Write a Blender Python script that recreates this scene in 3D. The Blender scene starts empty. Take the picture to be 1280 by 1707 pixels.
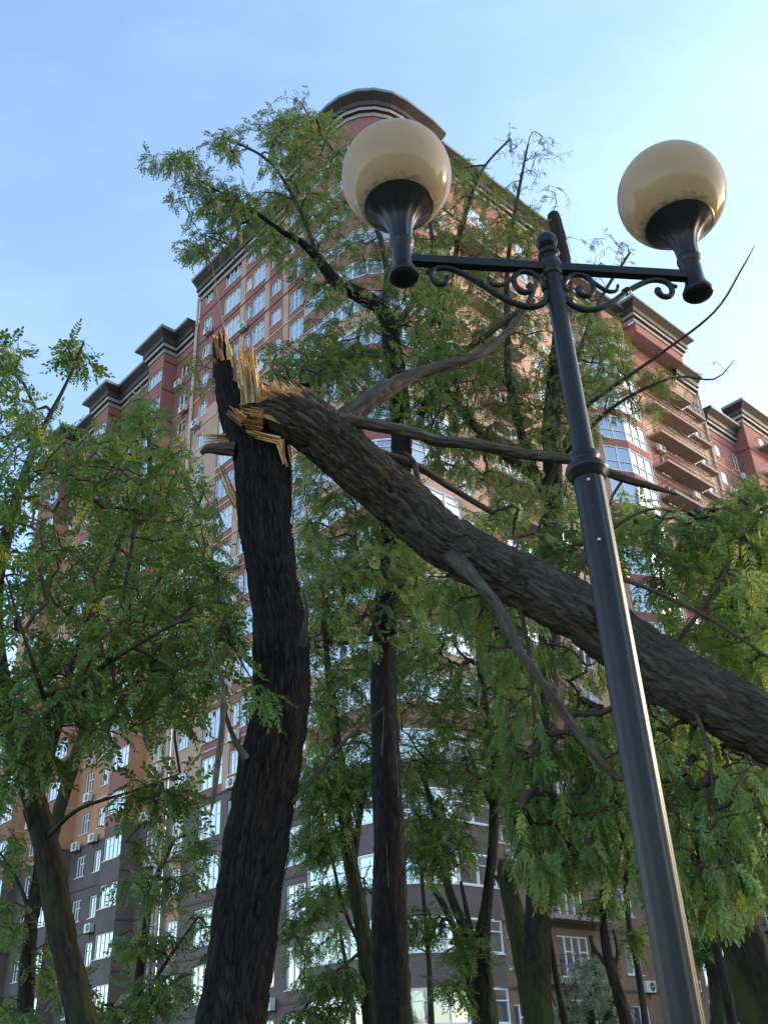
import bpy, math, random
import numpy as np
from math import sin, cos, tan, atan2, radians, degrees, pi, sqrt, hypot
from mathutils import Vector, Matrix

# ------------------------------------------------------------------ camera, world, sun, exposure
SC = bpy.context.scene
COL = SC.collection
F = 1628.0                       # focal length in pixels of a 1280 px wide picture
PITCH, ROLL = radians(30.2), radians(2.95)
CAM = np.array([0.0, 0.0, 1.6])
_fw = np.array([0, cos(PITCH), sin(PITCH)])
_r0 = np.array([1.0, 0, 0]); _u0 = np.array([0, -sin(PITCH), cos(PITCH)])
_rt = cos(ROLL) * _r0 - sin(ROLL) * _u0
_up = sin(ROLL) * _r0 + cos(ROLL) * _u0
cd = bpy.data.cameras.new('camera')
cd.sensor_fit = 'HORIZONTAL'; cd.sensor_width = 36.0; cd.lens = 36.0 * F / 1280.0
cd.clip_start = 0.05; cd.clip_end = 2000
cam = bpy.data.objects.new('camera', cd); COL.objects.link(cam)
cam.matrix_world = Matrix(((_rt[0], _up[0], -_fw[0], CAM[0]), (_rt[1], _up[1], -_fw[1], CAM[1]),
                           (_rt[2], _up[2], -_fw[2], CAM[2]), (0, 0, 0, 1)))
SC.camera = cam

SUN_AZ, SUN_EL = radians(68), radians(18)
w = bpy.data.worlds.new('World'); SC.world = w; w.use_nodes = True
nt = w.node_tree; nt.nodes.clear()
sky = nt.nodes.new('ShaderNodeTexSky'); sky.sky_type = 'NISHITA'; sky.sun_disc = False
sky.sun_elevation = SUN_EL; sky.sun_rotation = SUN_AZ
sky.air_density = 1.0; sky.dust_density = 0.9; sky.ozone_density = 1.5
bg = nt.nodes.new('ShaderNodeBackground'); bg.inputs['Strength'].default_value = 0.15
wo = nt.nodes.new('ShaderNodeOutputWorld')
# thin high cirrus veil over the whole sky
tc = nt.nodes.new('ShaderNodeTexCoord')
mp = nt.nodes.new('ShaderNodeMapping'); mp.inputs['Scale'].default_value = (1.0, 2.2, 3.0); mp.inputs['Rotation'].default_value = (0.3, 0.2, 0.5)
nz = nt.nodes.new('ShaderNodeTexNoise'); nz.inputs['Scale'].default_value = 1.6; nz.inputs['Detail'].default_value = 7; nz.inputs['Roughness'].default_value = 0.55
rp = nt.nodes.new('ShaderNodeValToRGB'); rp.color_ramp.elements[0].position = 0.50; rp.color_ramp.elements[1].position = 0.85
rp.color_ramp.elements[1].color = (0.08, 0.08, 0.08, 1)
mx = nt.nodes.new('ShaderNodeMix'); mx.data_type = 'RGBA'; mx.inputs[7].default_value = (6.0, 6.2, 6.4, 1)
nt.links.new(tc.outputs['Generated'], mp.inputs[0]); nt.links.new(mp.outputs[0], nz.inputs['Vector'])
nt.links.new(nz.outputs[0], rp.inputs[0]); nt.links.new(rp.outputs[0], mx.inputs[0])
nt.links.new(sky.outputs[0], mx.inputs[6]); nt.links.new(mx.outputs[2], bg.inputs[0])
nt.links.new(bg.outputs[0], wo.inputs[0])

sd = bpy.data.lights.new('sun', 'SUN'); sd.energy = 1.0; sd.angle = radians(4); sd.color = (1.0, 0.77, 0.52)
sun = bpy.data.objects.new('sun', sd); COL.objects.link(sun)
sun.rotation_euler = Vector((sin(SUN_AZ) * cos(SUN_EL), cos(SUN_AZ) * cos(SUN_EL), sin(SUN_EL))).to_track_quat('Z', 'Y').to_euler()
sun.location = (30, 10, 30)
SC.view_settings.view_transform = 'Standard'; SC.view_settings.look = 'None'
SC.view_settings.exposure = 1.88; SC.view_settings.gamma = 1.0; SC.view_settings.use_curve_mapping = False
SC.render.engine = 'CYCLES'
SC.cycles.max_bounces = 8; SC.cycles.transparent_max_bounces = 8
SC.cycles.use_denoising = True

# ------------------------------------------------------------------ helpers
rng = np.random.default_rng(7)
random.seed(7)

def ray(x, y):
    return _fw + _rt * (x - 640) / F - _up * (y - 853.5) / F
def at_z(x, y, Z):
    return CAM + ray(x, y) * Z
def at_r(x, y, r):
    d = ray(x, y); return CAM + d * (r / hypot(d[0], d[1]))
def mpp(x, y, r):
    """metres per picture pixel at range r"""
    d = ray(x, y); return (r / hypot(d[0], d[1])) / F

def obj(name, me, parent=None, mats=None):
    o = bpy.data.objects.new(name, me); COL.objects.link(o)
    if mats is not None and len(me.materials) == 0:
        for m in (mats if isinstance(mats, (list, tuple)) else [mats]): me.materials.append(m)
    if parent is not None: o.parent = parent
    return o
def thing(name, label, cat, loc=(0, 0, 0), rz=0.0, group=None):
    o = bpy.data.objects.new(name, None); COL.objects.link(o)
    o.empty_display_size = 0.1
    o.location = loc; o.rotation_euler = (0, 0, rz)
    tag(o, label, cat, group); return o
def tag(o, label, cat, group=None):
    o['label'] = label; o['category'] = cat
    if group: o['group'] = group
    return o

class MB:
    """collects faces of one mesh"""
    def __init__(s): s.v = []; s.f = []; s.m = []; s.sm = []
    def add(s, vs, fs, m=0, smooth=False):
        b = len(s.v); s.v.extend([tuple(map(float, p)) for p in vs])
        for f in fs: s.f.append(tuple(i + b for i in f)); s.m.append(m); s.sm.append(smooth)
        return s
    def box(s, x0, x1, y0, y1, z0, z1, m=0):
        vs = [(x0,y0,z0),(x1,y0,z0),(x1,y1,z0),(x0,y1,z0),(x0,y0,z1),(x1,y0,z1),(x1,y1,z1),(x0,y1,z1)]
        return s.add(vs, [(0,3,2,1),(4,5,6,7),(0,1,5,4),(1,2,6,5),(2,3,7,6),(3,0,4,7)], m)
    def tube(s, pts, rad, n=8, m=0, caps=True, smooth=True, flat=1.0):
        pts = np.asarray(pts, float); k = len(pts)
        rad = np.broadcast_to(np.asarray(rad, float), (k,))
        t = np.gradient(pts, axis=0); t /= np.maximum(np.linalg.norm(t, axis=1, keepdims=True), 1e-9)
        a = np.array([0, 0, 1.0]) if abs(t[0][2]) < 0.9 else np.array([1.0, 0, 0])
        nrm = np.cross(t[0], a); nrm /= np.linalg.norm(nrm)
        vs = []
        th = np.arange(n) * 2 * pi / n
        for i in range(k):
            nrm = nrm - t[i] * (nrm @ t[i]); nrm /= max(np.linalg.norm(nrm), 1e-9)
            b = np.cross(t[i], nrm)
            vs.append(pts[i] + rad[i] * (np.cos(th)[:, None] * nrm + flat * np.sin(th)[:, None] * b))
        vs = np.concatenate(vs)
        fs = [(i*n+j, i*n+(j+1) % n, (i+1)*n+(j+1) % n, (i+1)*n+j) for i in range(k-1) for j in range(n)]
        s.add(vs, fs, m, smooth)
        if caps:
            b = len(s.v) - k*n
            s.f.append(tuple(b + j for j in reversed(range(n)))); s.m.append(m); s.sm.append(False)
            s.f.append(tuple(b + (k-1)*n + j for j in range(n))); s.m.append(m); s.sm.append(False)
        return s
    def lathe(s, prof, n=48, m=0, mod=None, smooth=True, cx=0, cy=0):
        """prof: list of (r, z); mod(theta, i) multiplies r"""
        vs = []
        for i, (r, z) in enumerate(prof):
            for j in range(n):
                th = 2*pi*j/n; rr = r * (mod(th, i) if mod else 1)
                vs.append((cx + rr*cos(th), cy + rr*sin(th), z))
        fs = [(i*n+j, i*n+(j+1) % n, (i+1)*n+(j+1) % n, (i+1)*n+j) for i in range(len(prof)-1) for j in range(n)]
        return s.add(vs, fs, m, smooth)
    def mesh(s, name):
        me = bpy.data.meshes.new(name); me.from_pydata(s.v, [], s.f)
        me.polygons.foreach_set('material_index', s.m); me.polygons.foreach_set('use_smooth', s.sm)
        me.update(); return me
    def build(s, name, mats, parent=None):
        return obj(name, s.mesh(name), parent, mats)

def catmull(P, R, step):
    """resample a polyline with radii smoothly"""
    P = np.asarray(P, float); R = np.asarray(R, float)
    Q = np.vstack([2*P[0]-P[1], P, 2*P[-1]-P[-2]]); RR = np.concatenate([[R[0]], R, [R[-1]]])
    out, ro = [], []
    for i in range(1, len(Q)-2):
        n = max(2, int(np.linalg.norm(Q[i+1]-Q[i]) / step))
        for k in range(n):
            u = k/n
            c = 0.5*((2*Q[i]) + (Q[i+1]-Q[i-1])*u + (2*Q[i-1]-5*Q[i]+4*Q[i+1]-Q[i+2])*u*u + (-Q[i-1]+3*Q[i]-3*Q[i+1]+Q[i+2])*u**3)
            out.append(c); ro.append(RR[i]*(1-u)+RR[i+1]*u)
    out.append(P[-1]); ro.append(R[-1])
    return np.array(out), np.array(ro)

# numpy noise
def _h(*k):
    x = np.zeros(np.shape(k[0]), np.uint64)
    for i, a in enumerate(k):
        x = (x ^ (np.asarray(a).astype(np.int64).astype(np.uint64) * np.uint64([0x9E3779B97F4A7C15, 0xC2B2AE3D27D4EB4F, 0x165667B19E3779F9, 0x27D4EB2F165667C5][i]))) 
        x = (x ^ (x >> np.uint64(29))) * np.uint64(0xBF58476D1CE4E5B9)
    x ^= x >> np.uint64(32)
    return (x & np.uint64(0xFFFFFF)).astype(float) / 0xFFFFFF
def vnoise(p, seed=0):
    i = np.floor(p).astype(np.int64); f = p - i; f = f*f*(3-2*f); r = 0
    for dx in (0, 1):
        for dy in (0, 1):
            for dz in (0, 1):
                wgt = (f[..., 0] if dx else 1-f[..., 0])*(f[..., 1] if dy else 1-f[..., 1])*(f[..., 2] if dz else 1-f[..., 2])
                r = r + wgt*_h(i[..., 0]+dx, i[..., 1]+dy, i[..., 2]+dz, np.full(i.shape[:-1], seed))
    return r*2-1
def fbm(p, o=4, seed=0):
    r = 0; a = 0.5; q = np.array(p)
    for k in range(o): r = r + a*vnoise(q, seed+k); q = q*2.03; a *= 0.5
    return r
def worley_cyl(u, v, nu, seed=0):
    """u periodic with period nu cells, v free; returns F2-F1"""
    iu = np.floor(u).astype(np.int64); iv = np.floor(v).astype(np.int64)
    f1 = np.full(u.shape, 9.0); f2 = np.full(u.shape, 9.0)
    for a in (-1, 0, 1):
        for b in (-1, 0, 1):
            cu = iu+a; cv = iv+b; cm = np.mod(cu, nu); sdv = np.full(u.shape, seed)
            d = np.hypot(cu+_h(cm, cv, sdv)-u, cv+_h(cm, cv, sdv+77)-v)
            f2 = np.where(d < f1, f1, np.minimum(f2, d)); f1 = np.minimum(f1, d)
    return f2-f1

# ------------------------------------------------------------------ materials
def M(name, col, rough=0.7, spec=0.4, metal=0.0, noise=None, bump=None, coat=0.0):
    """noise=(scale,(second colour),contrast low, high, stretch)  bump=(scale,strength,dist)"""
    m = bpy.data.materials.new(name); m.use_nodes = True
    n = m.node_tree; b = n.nodes['Principled BSDF']
    b.inputs['Base Color'].default_value = (*col, 1); b.inputs['Roughness'].default_value = rough
    b.inputs['Specular IOR Level'].default_value = spec; b.inputs['Metallic'].default_value = metal
    b.inputs['Coat Weight'].default_value = coat
    if noise or bump:
        t = n.nodes.new('ShaderNodeTexCoord')
    if noise:
        mpn = n.nodes.new('ShaderNodeMapping'); n.links.new(t.outputs['Object'], mpn.inputs[0])
        mpn.inputs['Scale'].default_value = noise[4] if len(noise) > 4 else (1, 1, 1)
        z = n.nodes.new('ShaderNodeTexNoise'); z.inputs['Scale'].default_value = noise[0]; z.inputs['Detail'].default_value = 6; z.inputs['Roughness'].default_value = 0.62
        r = n.nodes.new('ShaderNodeValToRGB'); r.color_ramp.elements[0].position = noise[2]; r.color_ramp.elements[1].position = noise[3]
        r.color_ramp.elements[0].color = (*col, 1); r.color_ramp.elements[1].color = (*noise[1], 1)
        n.links.new(mpn.outputs[0], z.inputs['Vector']); n.links.new(z.outputs[0], r.inputs[0]); n.links.new(r.outputs[0], b.inputs['Base Color'])
    if bump:
        z = n.nodes.new('ShaderNodeTexNoise'); z.inputs['Scale'].default_value = bump[0]; z.inputs['Detail'].default_value = 6
        mpb = n.nodes.new('ShaderNodeMapping'); n.links.new(t.outputs['Object'], mpb.inputs[0])
        if len(bump) > 3: mpb.inputs['Scale'].default_value = bump[3]
        n.links.new(mpb.outputs[0], z.inputs['Vector'])
        bp = n.nodes.new('ShaderNodeBump'); bp.inputs['Strength'].default_value = bump[1]; bp.inputs['Distance'].default_value = bump[2]
        n.links.new(z.outputs[0], bp.inputs['Height']); n.links.new(bp.outputs[0], b.inputs['Normal'])
    return m

def brick(name, c1, c2, mortar):
    """brickwork laid in UV metres (u along the wall, v up)"""
    m = bpy.data.materials.new(name); m.use_nodes = True
    n = m.node_tree; b = n.nodes['Principled BSDF']; b.inputs['Roughness'].default_value = 0.85; b.inputs['Specular IOR Level'].default_value = 0.2
    uv = n.nodes.new('ShaderNodeUVMap'); uv.uv_map = 'wall'
    t = n.nodes.new('ShaderNodeTexBrick'); t.inputs['Scale'].default_value = 1.0
    t.inputs['Brick Width'].default_value = 0.26; t.inputs['Row Height'].default_value = 0.078; t.inputs['Mortar Size'].default_value = 0.010
    t.inputs['Color1'].default_value = (*c1, 1); t.inputs['Color2'].default_value = (*c2, 1); t.inputs['Mortar'].default_value = (*mortar, 1)
    z = n.nodes.new('ShaderNodeTexNoise'); z.inputs['Scale'].default_value = 0.35; z.inputs['Detail'].default_value = 6
    mm = n.nodes.new('ShaderNodeMix'); mm.data_type = 'RGBA'; mm.blend_type = 'MULTIPLY'; mm.inputs[0].default_value = 1.0
    r = n.nodes.new('ShaderNodeValToRGB'); r.color_ramp.elements[0].position = 0.3; r.color_ramp.elements[1].position = 0.7
    r.color_ramp.elements[0].color = (0.80, 0.80, 0.82, 1); r.color_ramp.elements[1].color = (1.08, 1.06, 1.04, 1)
    n.links.new(uv.outputs[0], t.inputs['Vector']); n.links.new(uv.outputs[0], z.inputs['Vector']); n.links.new(z.outputs[0], r.inputs[0])
    n.links.new(t.outputs['Color'], mm.inputs[6]); n.links.new(r.outputs[0], mm.inputs[7]); n.links.new(mm.outputs[2], b.inputs['Base Color'])
    return m

M_RED = brick('red_brick', (0.325, 0.125, 0.105), (0.285, 0.106, 0.090), (0.34, 0.18, 0.155))
M_TAN = brick('tan_brick', (0.52, 0.315, 0.230), (0.47, 0.280, 0.200), (0.53, 0.38, 0.30))
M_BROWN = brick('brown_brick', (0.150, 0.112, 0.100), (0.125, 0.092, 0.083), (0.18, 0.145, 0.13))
M_CREAM = brick('cream_brick', (0.58, 0.42, 0.28), (0.53, 0.38, 0.25), (0.6, 0.46, 0.34))
M_ORANGE = brick('orange_brick', (0.50, 0.235, 0.120), (0.45, 0.205, 0.105), (0.50, 0.31, 0.20))
M_BROWN_LIT = brick('lit_brown_brick', (0.255, 0.155, 0.095), (0.215, 0.130, 0.080), (0.29, 0.20, 0.14))  # the brown brick lightened; extra light on the right fronts is in its colour
WALLM = [M_RED, M_TAN, M_BROWN, M_CREAM, M_ORANGE, M_BROWN_LIT]
RED, TAN, BROWN, CREAM, ORANGE, BROWN_LIT = range(6)
M_FASCIA = M('dark_fascia', (0.055, 0.040, 0.038), 0.6)
M_TRIM = M('pale_trim', (0.36, 0.31, 0.29), 0.6, noise=(1.2, (0.28, 0.24, 0.23), 0.4, 0.7))
M_METAL_EDGE = M('roof_edge_metal', (0.20, 0.22, 0.25), 0.45)
M_UPVC = M('white_window_frame', (0.72, 0.72, 0.71), 0.4)
M_BLINDS = M('curtain_cloth', (0.55, 0.54, 0.52), 0.9)
M_CONC = M('concrete_slab', (0.33, 0.28, 0.24), 0.85, noise=(1.5, (0.25, 0.20, 0.17), 0.35, 0.7))
M_IRON = M('dark_railing', (0.06, 0.035, 0.032), 0.5)
M_RUST = M('rust_red_railing', (0.13, 0.05, 0.04), 0.6)
M_AC = M('air_conditioner_white', (0.66, 0.65, 0.62), 0.5, noise=(3, (0.5, 0.48, 0.44), 0.45, 0.75))
M_ACDARK = M('air_conditioner_fan', (0.05, 0.05, 0.055), 0.5)
M_PIPE = M('downpipe_zinc', (0.42, 0.40, 0.38), 0.55)
M_PIPEC = M('downpipe_cream', (0.56, 0.45, 0.32), 0.6)
M_ROOF = M('roof_felt', (0.07, 0.07, 0.075), 0.9)

def glass_mat(name='window_glass', lo=0.22, dark=(0.05, 0.055, 0.06), mid=(0.09, 0.095, 0.10), pale=(0.30, 0.29, 0.27)):
    m = bpy.data.materials.new(name); m.use_nodes = True
    n = m.node_tree; b = n.nodes['Principled BSDF']
    b.inputs['Roughness'].default_value = 0.03
    oi = n.nodes.new('ShaderNodeObjectInfo')
    r = n.nodes.new('ShaderNodeValToRGB'); e = r.color_ramp.elements
    e[0].position = 0.0; e[0].color = (*dark, 1); e[1].position = 1.0; e[1].color = (*pale, 1)
    x = r.color_ramp.elements.new(0.55); x.color = (*mid, 1)
    n.links.new(oi.outputs['Random'], r.inputs[0])
    b.inputs['Specular IOR Level'].default_value = 1.0
    n.links.new(r.outputs[0], b.inputs['Base Color'])
    g = n.nodes.new('ShaderNodeBsdfGlossy'); g.inputs['Roughness'].default_value = 0.03; g.inputs['Color'].default_value = (0.86, 0.92, 0.96, 1)
    z = n.nodes.new('ShaderNodeTexNoise'); z.inputs['Scale'].default_value = 0.9
    tcx = n.nodes.new('ShaderNodeTexCoord'); bp = n.nodes.new('ShaderNodeBump'); bp.inputs['Strength'].default_value = 0.05; bp.inputs['Distance'].default_value = 0.2
    n.links.new(tcx.outputs['Object'], z.inputs['Vector']); n.links.new(z.outputs[0], bp.inputs['Height']); n.links.new(bp.outputs[0], g.inputs['Normal'])
    ms = n.nodes.new('ShaderNodeMixShader'); lw = n.nodes.new('ShaderNodeLayerWeight'); lw.inputs['Blend'].default_value = 0.55
    mr = n.nodes.new('ShaderNodeMapRange'); mr.inputs[3].default_value = lo; mr.inputs[4].default_value = 0.95
    n.links.new(lw.outputs['Fresnel'], mr.inputs[0]); n.links.new(mr.outputs[0], ms.inputs[0])
    n.links.new(b.outputs[0], ms.inputs[1]); n.links.new(g.outputs[0], ms.inputs[2])
    n.links.new(ms.outputs[0], n.nodes['Material Output'].inputs[0])
    return m
M_GLASS = glass_mat()
M_GLASS_CURTAIN = glass_mat('curtained_window_glass', 0.12, (0.30, 0.28, 0.25), (0.42, 0.40, 0.37), (0.55, 0.54, 0.52))
M_GLASS_DARK = glass_mat('dark_window_glass', 0.14, (0.025, 0.027, 0.03), (0.04, 0.04, 0.045), (0.10, 0.095, 0.09))

# ------------------------------------------------------------------ ground
def grass_ground():
    m = M('ground_grass', (0.045, 0.062, 0.022), 0.95, noise=(0.8, (0.10, 0.085, 0.05), 0.42, 0.66), bump=(14, 0.6, 0.05))
    mb = MB(); N = 40; S = 700.0
    xs = np.sign(np.linspace(-1, 1, N)) * np.abs(np.linspace(-1, 1, N))**2.5 * S
    vs = [(x, y + 20, 0.0) for y in xs for x in xs]
    fs = [(j*N+i, j*N+i+1, (j+1)*N+i+1, (j+1)*N+i) for j in range(N-1) for i in range(N-1)]
    mb.add(vs, fs); o = mb.build('ground', m); o['kind'] = 'structure'
    mp_ = M('path_paving', (0.24, 0.22, 0.20), 0.9, noise=(2.0, (0.17, 0.155, 0.14), 0.4, 0.65), bump=(30, 0.3, 0.01))
    pv = MB().box(-40, 40, -1.6, 1.7, -0.1, 0.006).build('path', mp_); pv['kind'] = 'structure'
    k = MB().box(-40, 40, 1.7, 1.82, -0.1, 0.11).build('kerb', M('kerb_concrete', (0.36, 0.35, 0.33), 0.9, noise=(3, (0.25, 0.24, 0.22), 0.4, 0.7))); k['kind'] = 'structure'
grass_ground()

# ------------------------------------------------------------------ apartment buildings
RK = 48.0; AZK = radians(0.3)
KP = np.array([RK*sin(AZK), RK*cos(AZK), 0.0])
aL, aR = radians(-43.4), radians(46.6)
DL = np.array([sin(aL), cos(aL), 0.0]); DR = np.array([sin(aR), cos(aR), 0.0])
ZUP = np.array([0, 0, 1.0])
def Lp(s, off=0.0): return DL*s - DR*off          # left street front (building-local, origin at the corner)
def Rp(s, off=0.0): return DR*s - DL*off
HEAD0, FH = 4.5, 3.0                               # head of the lowest windows, storey height

class Wall:
    def __init__(s): s.v = []; s.f = []; s.m = []; s.uv = []
    def quad(s, p, uv, m):
        b = len(s.v); s.v.extend([tuple(q) for q in p]); s.f.append((b, b+1, b+2, b+3)); s.m.append(m); s.uv.extend(uv)
    def panel(s, A, B, z0, z1, holes=(), col=lambda u, z: 0, cu=(), cz=(), depth=0.14, u_off=0.0):
        A = np.asarray(A, float); B = np.asarray(B, float); Lg = np.linalg.norm(B-A); u = (B-A)/Lg; inn = -np.cross(u, ZUP)
        us = sorted({0.0, Lg} | {round(x, 4) for h in holes for x in h[:2]} | {x for x in cu if 0 < x < Lg})
        zs = sorted({z0, z1} | {round(x, 4) for h in holes for x in h[2:4]} | {x for x in cz if z0 < x < z1})
        P = lambda a, z, d=0.0: A + u*a + ZUP*z + inn*d
        for i in range(len(us)-1):
            um = (us[i]+us[i+1])/2
            hs = [h for h in holes if h[0] < um < h[1]]
            for j in range(len(zs)-1):
                zm = (zs[j]+zs[j+1])/2
                if any(h[2] < zm < h[3] for h in hs): continue
                a, b, c, d = us[i], us[i+1], zs[j], zs[j+1]
                s.quad([P(a, c), P(b, c), P(b, d), P(a, d)], [(a+u_off, c), (b+u_off, c), (b+u_off, d), (a+u_off, d)], col(um, zm))
        for a, b, c, d in holes:
            m = col((a+b)/2, c-0.05)
            s.quad([P(a, c), P(a, d), P(a, d, depth), P(a, c, depth)][::-1], [(0, c), (0, d), (depth, d), (depth, c)][::-1], m)
            s.quad([P(b, c), P(b, d), P(b, d, depth), P(b, c, depth)], [(0, c), (0, d), (depth, d), (depth, c)], m)
            s.quad([P(a, c), P(b, c), P(b, c, depth), P(a, c, depth)][::-1], [(a, 0), (b, 0), (b, depth), (a, depth)][::-1], m)
            s.quad([P(a, d), P(b, d), P(b, d, depth), P(a, d, depth)], [(a, 0), (b, 0), (b, depth), (a, depth)], m)
    def build(s, name, parent):
        me = bpy.data.meshes.new(name); me.from_pydata(s.v, [], s.f)
        me.polygons.foreach_set('material_index', s.m)
        l = me.uv_layers.new(name='wall'); l.data.foreach_set('uv', np.array(s.uv, float).ravel())
        me.update(); return obj(name, me, parent, WALLM)

_wc = {}
def window_meshes(wd, ht, panes, transom, sill=True):
    k = (round(wd, 3), round(ht, 3), panes, transom, sill)
    if k in _wc: return _wc[k]
    f = MB(); g = MB(); t = 0.075; y0, y1 = 0.07, 0.15
    f.box(-wd/2, wd/2, y0, y1, 0, t); f.box(-wd/2, wd/2, y0, y1, ht-t, ht)
    f.box(-wd/2, -wd/2+t, y0, y1, t, ht-t); f.box(wd/2-t, wd/2, y0, y1, t, ht-t)
    pw = (wd-2*t)/panes
    for i in range(panes):
        xa = -wd/2+t+i*pw; xb = xa+pw
        if i: f.box(xa-0.045, xa+0.045, y0+0.004, y1-0.004, t, ht-t)
        zt = ht*0.62
        if transom and i in (1, panes-1): f.box(xa+0.045, xb-0.045, y0+0.008, y1-0.008, zt-0.035, zt+0.035)
        g.add([(xa, 0.11, t), (xb, 0.11, t), (xb, 0.11, ht-t), (xa, 0.11, ht-t)], [(0, 1, 2, 3)])
    if sill: f.box(-wd/2-0.06, wd/2+0.06, -0.07, 0.068, -0.05, -0.003)
    _wc[k] = (f.mesh('window'), g.mesh('glazing')); return _wc[k]
def put_window(par, A, u, uc, z, wd, ht, panes=3, transom=True, sill=True):
    fm, gm = window_meshes(wd-0.006, ht-0.006, panes, transom, sill)
    o = obj('window', fm, par, M_UPVC); p = A+u*uc
    o.location = (p[0], p[1], z+0.003); o.rotation_euler = (0, 0, atan2(u[1], u[0]))
    q = random.random(); g = obj('glazing', gm, o, M_GLASS)
    if q < 0.45:                                  # curtained or dark rooms behind some panes
        g.material_slots[0].link = 'OBJECT'; g.material_slots[0].material = M_GLASS_CURTAIN if q < 0.22 else M_GLASS_DARK

_acm = None
def put_ac(par, A, u, uc, z):
    global _acm
    if _acm is None:
        mb = MB(); mb.box(-0.42, 0.42, -0.45, -0.13, 0, 0.58, 0)
        n = 20; th = [2*pi*i/n for i in range(n)]
        mb.add([(0.1+0.225*cos(t), -0.457, 0.29+0.225*sin(t)) for t in th], [tuple(range(n))], 1)
        mb.add([(0.1+0.05*cos(t), -0.463, 0.29+0.05*sin(t)) for t in th], [tuple(range(n))], 0)
        for k in range(4):
            a = k*pi/4; mb.box(0.1-0.22, 0.1+0.22, -0.466, -0.460, 0.285, 0.295, 0) if k == 0 else None
        mb.box(-0.36, -0.32, -0.45, 0.0, -0.05, -0.005, 1); mb.box(0.32, 0.36, -0.45, 0.0, -0.05, -0.005, 1)
        mb.box(-0.36, -0.32, -0.05, 0.0, -0.35, -0.05, 1); mb.box(0.32, 0.36, -0.05, 0.0, -0.35, -0.05, 1)
        _acm = mb.mesh('air_conditioner')
    o = obj('air_conditioner', _acm, par, [M_AC, M_ACDARK]); p = A+u*uc
    o.location = (p[0], p[1], z); o.rotation_euler = (0, 0, atan2(u[1], u[0]))

def outline(poly, d):
    """offset an open plan polyline outward (to the street) by d"""
    P = [np.asarray(p, float) for p in poly]; out = []
    ns = []
    for i in range(len(P)-1):
        u = P[i+1]-P[i]; u = u/np.linalg.norm(u); ns.append(np.cross(u, ZUP))
    for i, p in enumerate(P):
        if i == 0: out.append(p+ns[0]*d)
        elif i == len(P)-1: out.append(p+ns[-1]*d)
        else:
            b = ns[i-1]+ns[i]; b = b/np.linalg.norm(b); out.append(p+b*d/max(0.35, b @ ns[i]))
    return out
EAVE = [(0.0, -2.0, 2), (0.10, -2.0, 2), (0.10, -1.62, 1), (0.34, -1.56, 2), (0.34, -1.22, 1), (0.48, -1.18, 1), (0.50, -0.72, 1), (0.98, -0.30, 0), (1.06, -0.27, 0), (1.06, 0.0, 0), (0.0, 0.06, 0)]
def cornice(par, poly, top, prof=EAVE, name='cornice'):
    mb = MB(); rows = [[p+ZUP*(top+z) for p in outline(poly, d)] for d, z, _ in prof]
    k = len(poly); vs = [p for r in rows for p in r]
    for i in range(len(prof)-1):
        mb.add([*rows[i], *rows[i+1]], [(j, j+1, k+j+1, k+j) for j in range(k-1)], prof[i][2])
    n = len(prof)
    for e in (0, k-1):
        mb.add([rows[i][e] for i in range(n)], [tuple(range(n)) if e else tuple(reversed(range(n)))], 1)
    return mb.build(name, [M_METAL_EDGE, M_FASCIA, M_TRIM], par)
def roof(par, poly, back, top):
    P = [np.asarray(p, float) for p in poly]; n = len(P)
    mb = MB(); mb.add([p+ZUP*(top+0.03) for p in P]+[p+ZUP*(top+0.03) for p in back], [tuple(range(n+len(back)))])
    return mb.build('roof', M_ROOF, par)

BAND_L, BAND_D = M('course_cream', (0.50, 0.36, 0.25), 0.8), M('course_umber', (0.10, 0.068, 0.066), 0.8)
BAND_R = M('course_red', (0.20, 0.055, 0.045), 0.8)
def courses(par, poly, z_list, lim=17.3, red=51.0):
    for z in z_list:
        m = BAND_D if z < lim else (BAND_R if z > red else BAND_L)
        cornice_strip(par, poly, z, m)
def cornice_strip(par, poly, z, m):
    a, b = outline(poly, 0.0), outline(poly, 0.055); k = len(poly); mb = MB()
    R = [[p+ZUP*(z-0.10) for p in a], [p+ZUP*(z-0.10) for p in b], [p+ZUP*(z+0.02) for p in b], [p+ZUP*(z+0.05) for p in a]]
    for i in range(3): mb.add([*R[i], *R[i+1]], [(j, j+1, k+j+1, k+j) for j in range(k-1)])
    for e in (0, k-1): mb.add([R[i][e] for i in range(4)], [(0, 1, 2, 3)])
    return mb.build('string_course', m, par)
def downpipe(par, p, z0, z1, m, r=0.13):
    mb = MB(); mb.tube([p+ZUP*z0, p+ZUP*z1], r, 10, 0)
    z = z0+1.5
    while z < z1: mb.tube([p+ZUP*(z-0.05), p+ZUP*(z+0.05)], r+0.025, 10, 0); z += 3.0
    mb.build('downpipe', m, par)

def front(par, A, B, z1, cols, col, cu=(), cz=(), zt=None, ac=0.35, skip=()):
    """one straight street front: cols = (u centre, width, height, panes, k0, k1); heads line up at HEAD0+FH*k"""
    A = np.asarray(A, float); B = np.asarray(B, float); u = (B-A)/np.linalg.norm(B-A)
    holes = []
    for uc, wd, ht, panes, k0, k1 in cols:
        for k in range(k0, k1):
            h = HEAD0+FH*k+(0.25 if ht > 1.7 else 0)
            holes.append((uc-wd/2, uc+wd/2, h-ht, h))
            put_window(par, A, u, uc, h-ht, wd, ht, panes)
            if wd < 1.6 and random.random() < ac:
                put_ac(par, A, u, uc+random.choice((-1, 1))*(wd/2-0.1), h-ht-0.85-random.random()*0.3)
    return holes

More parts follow.
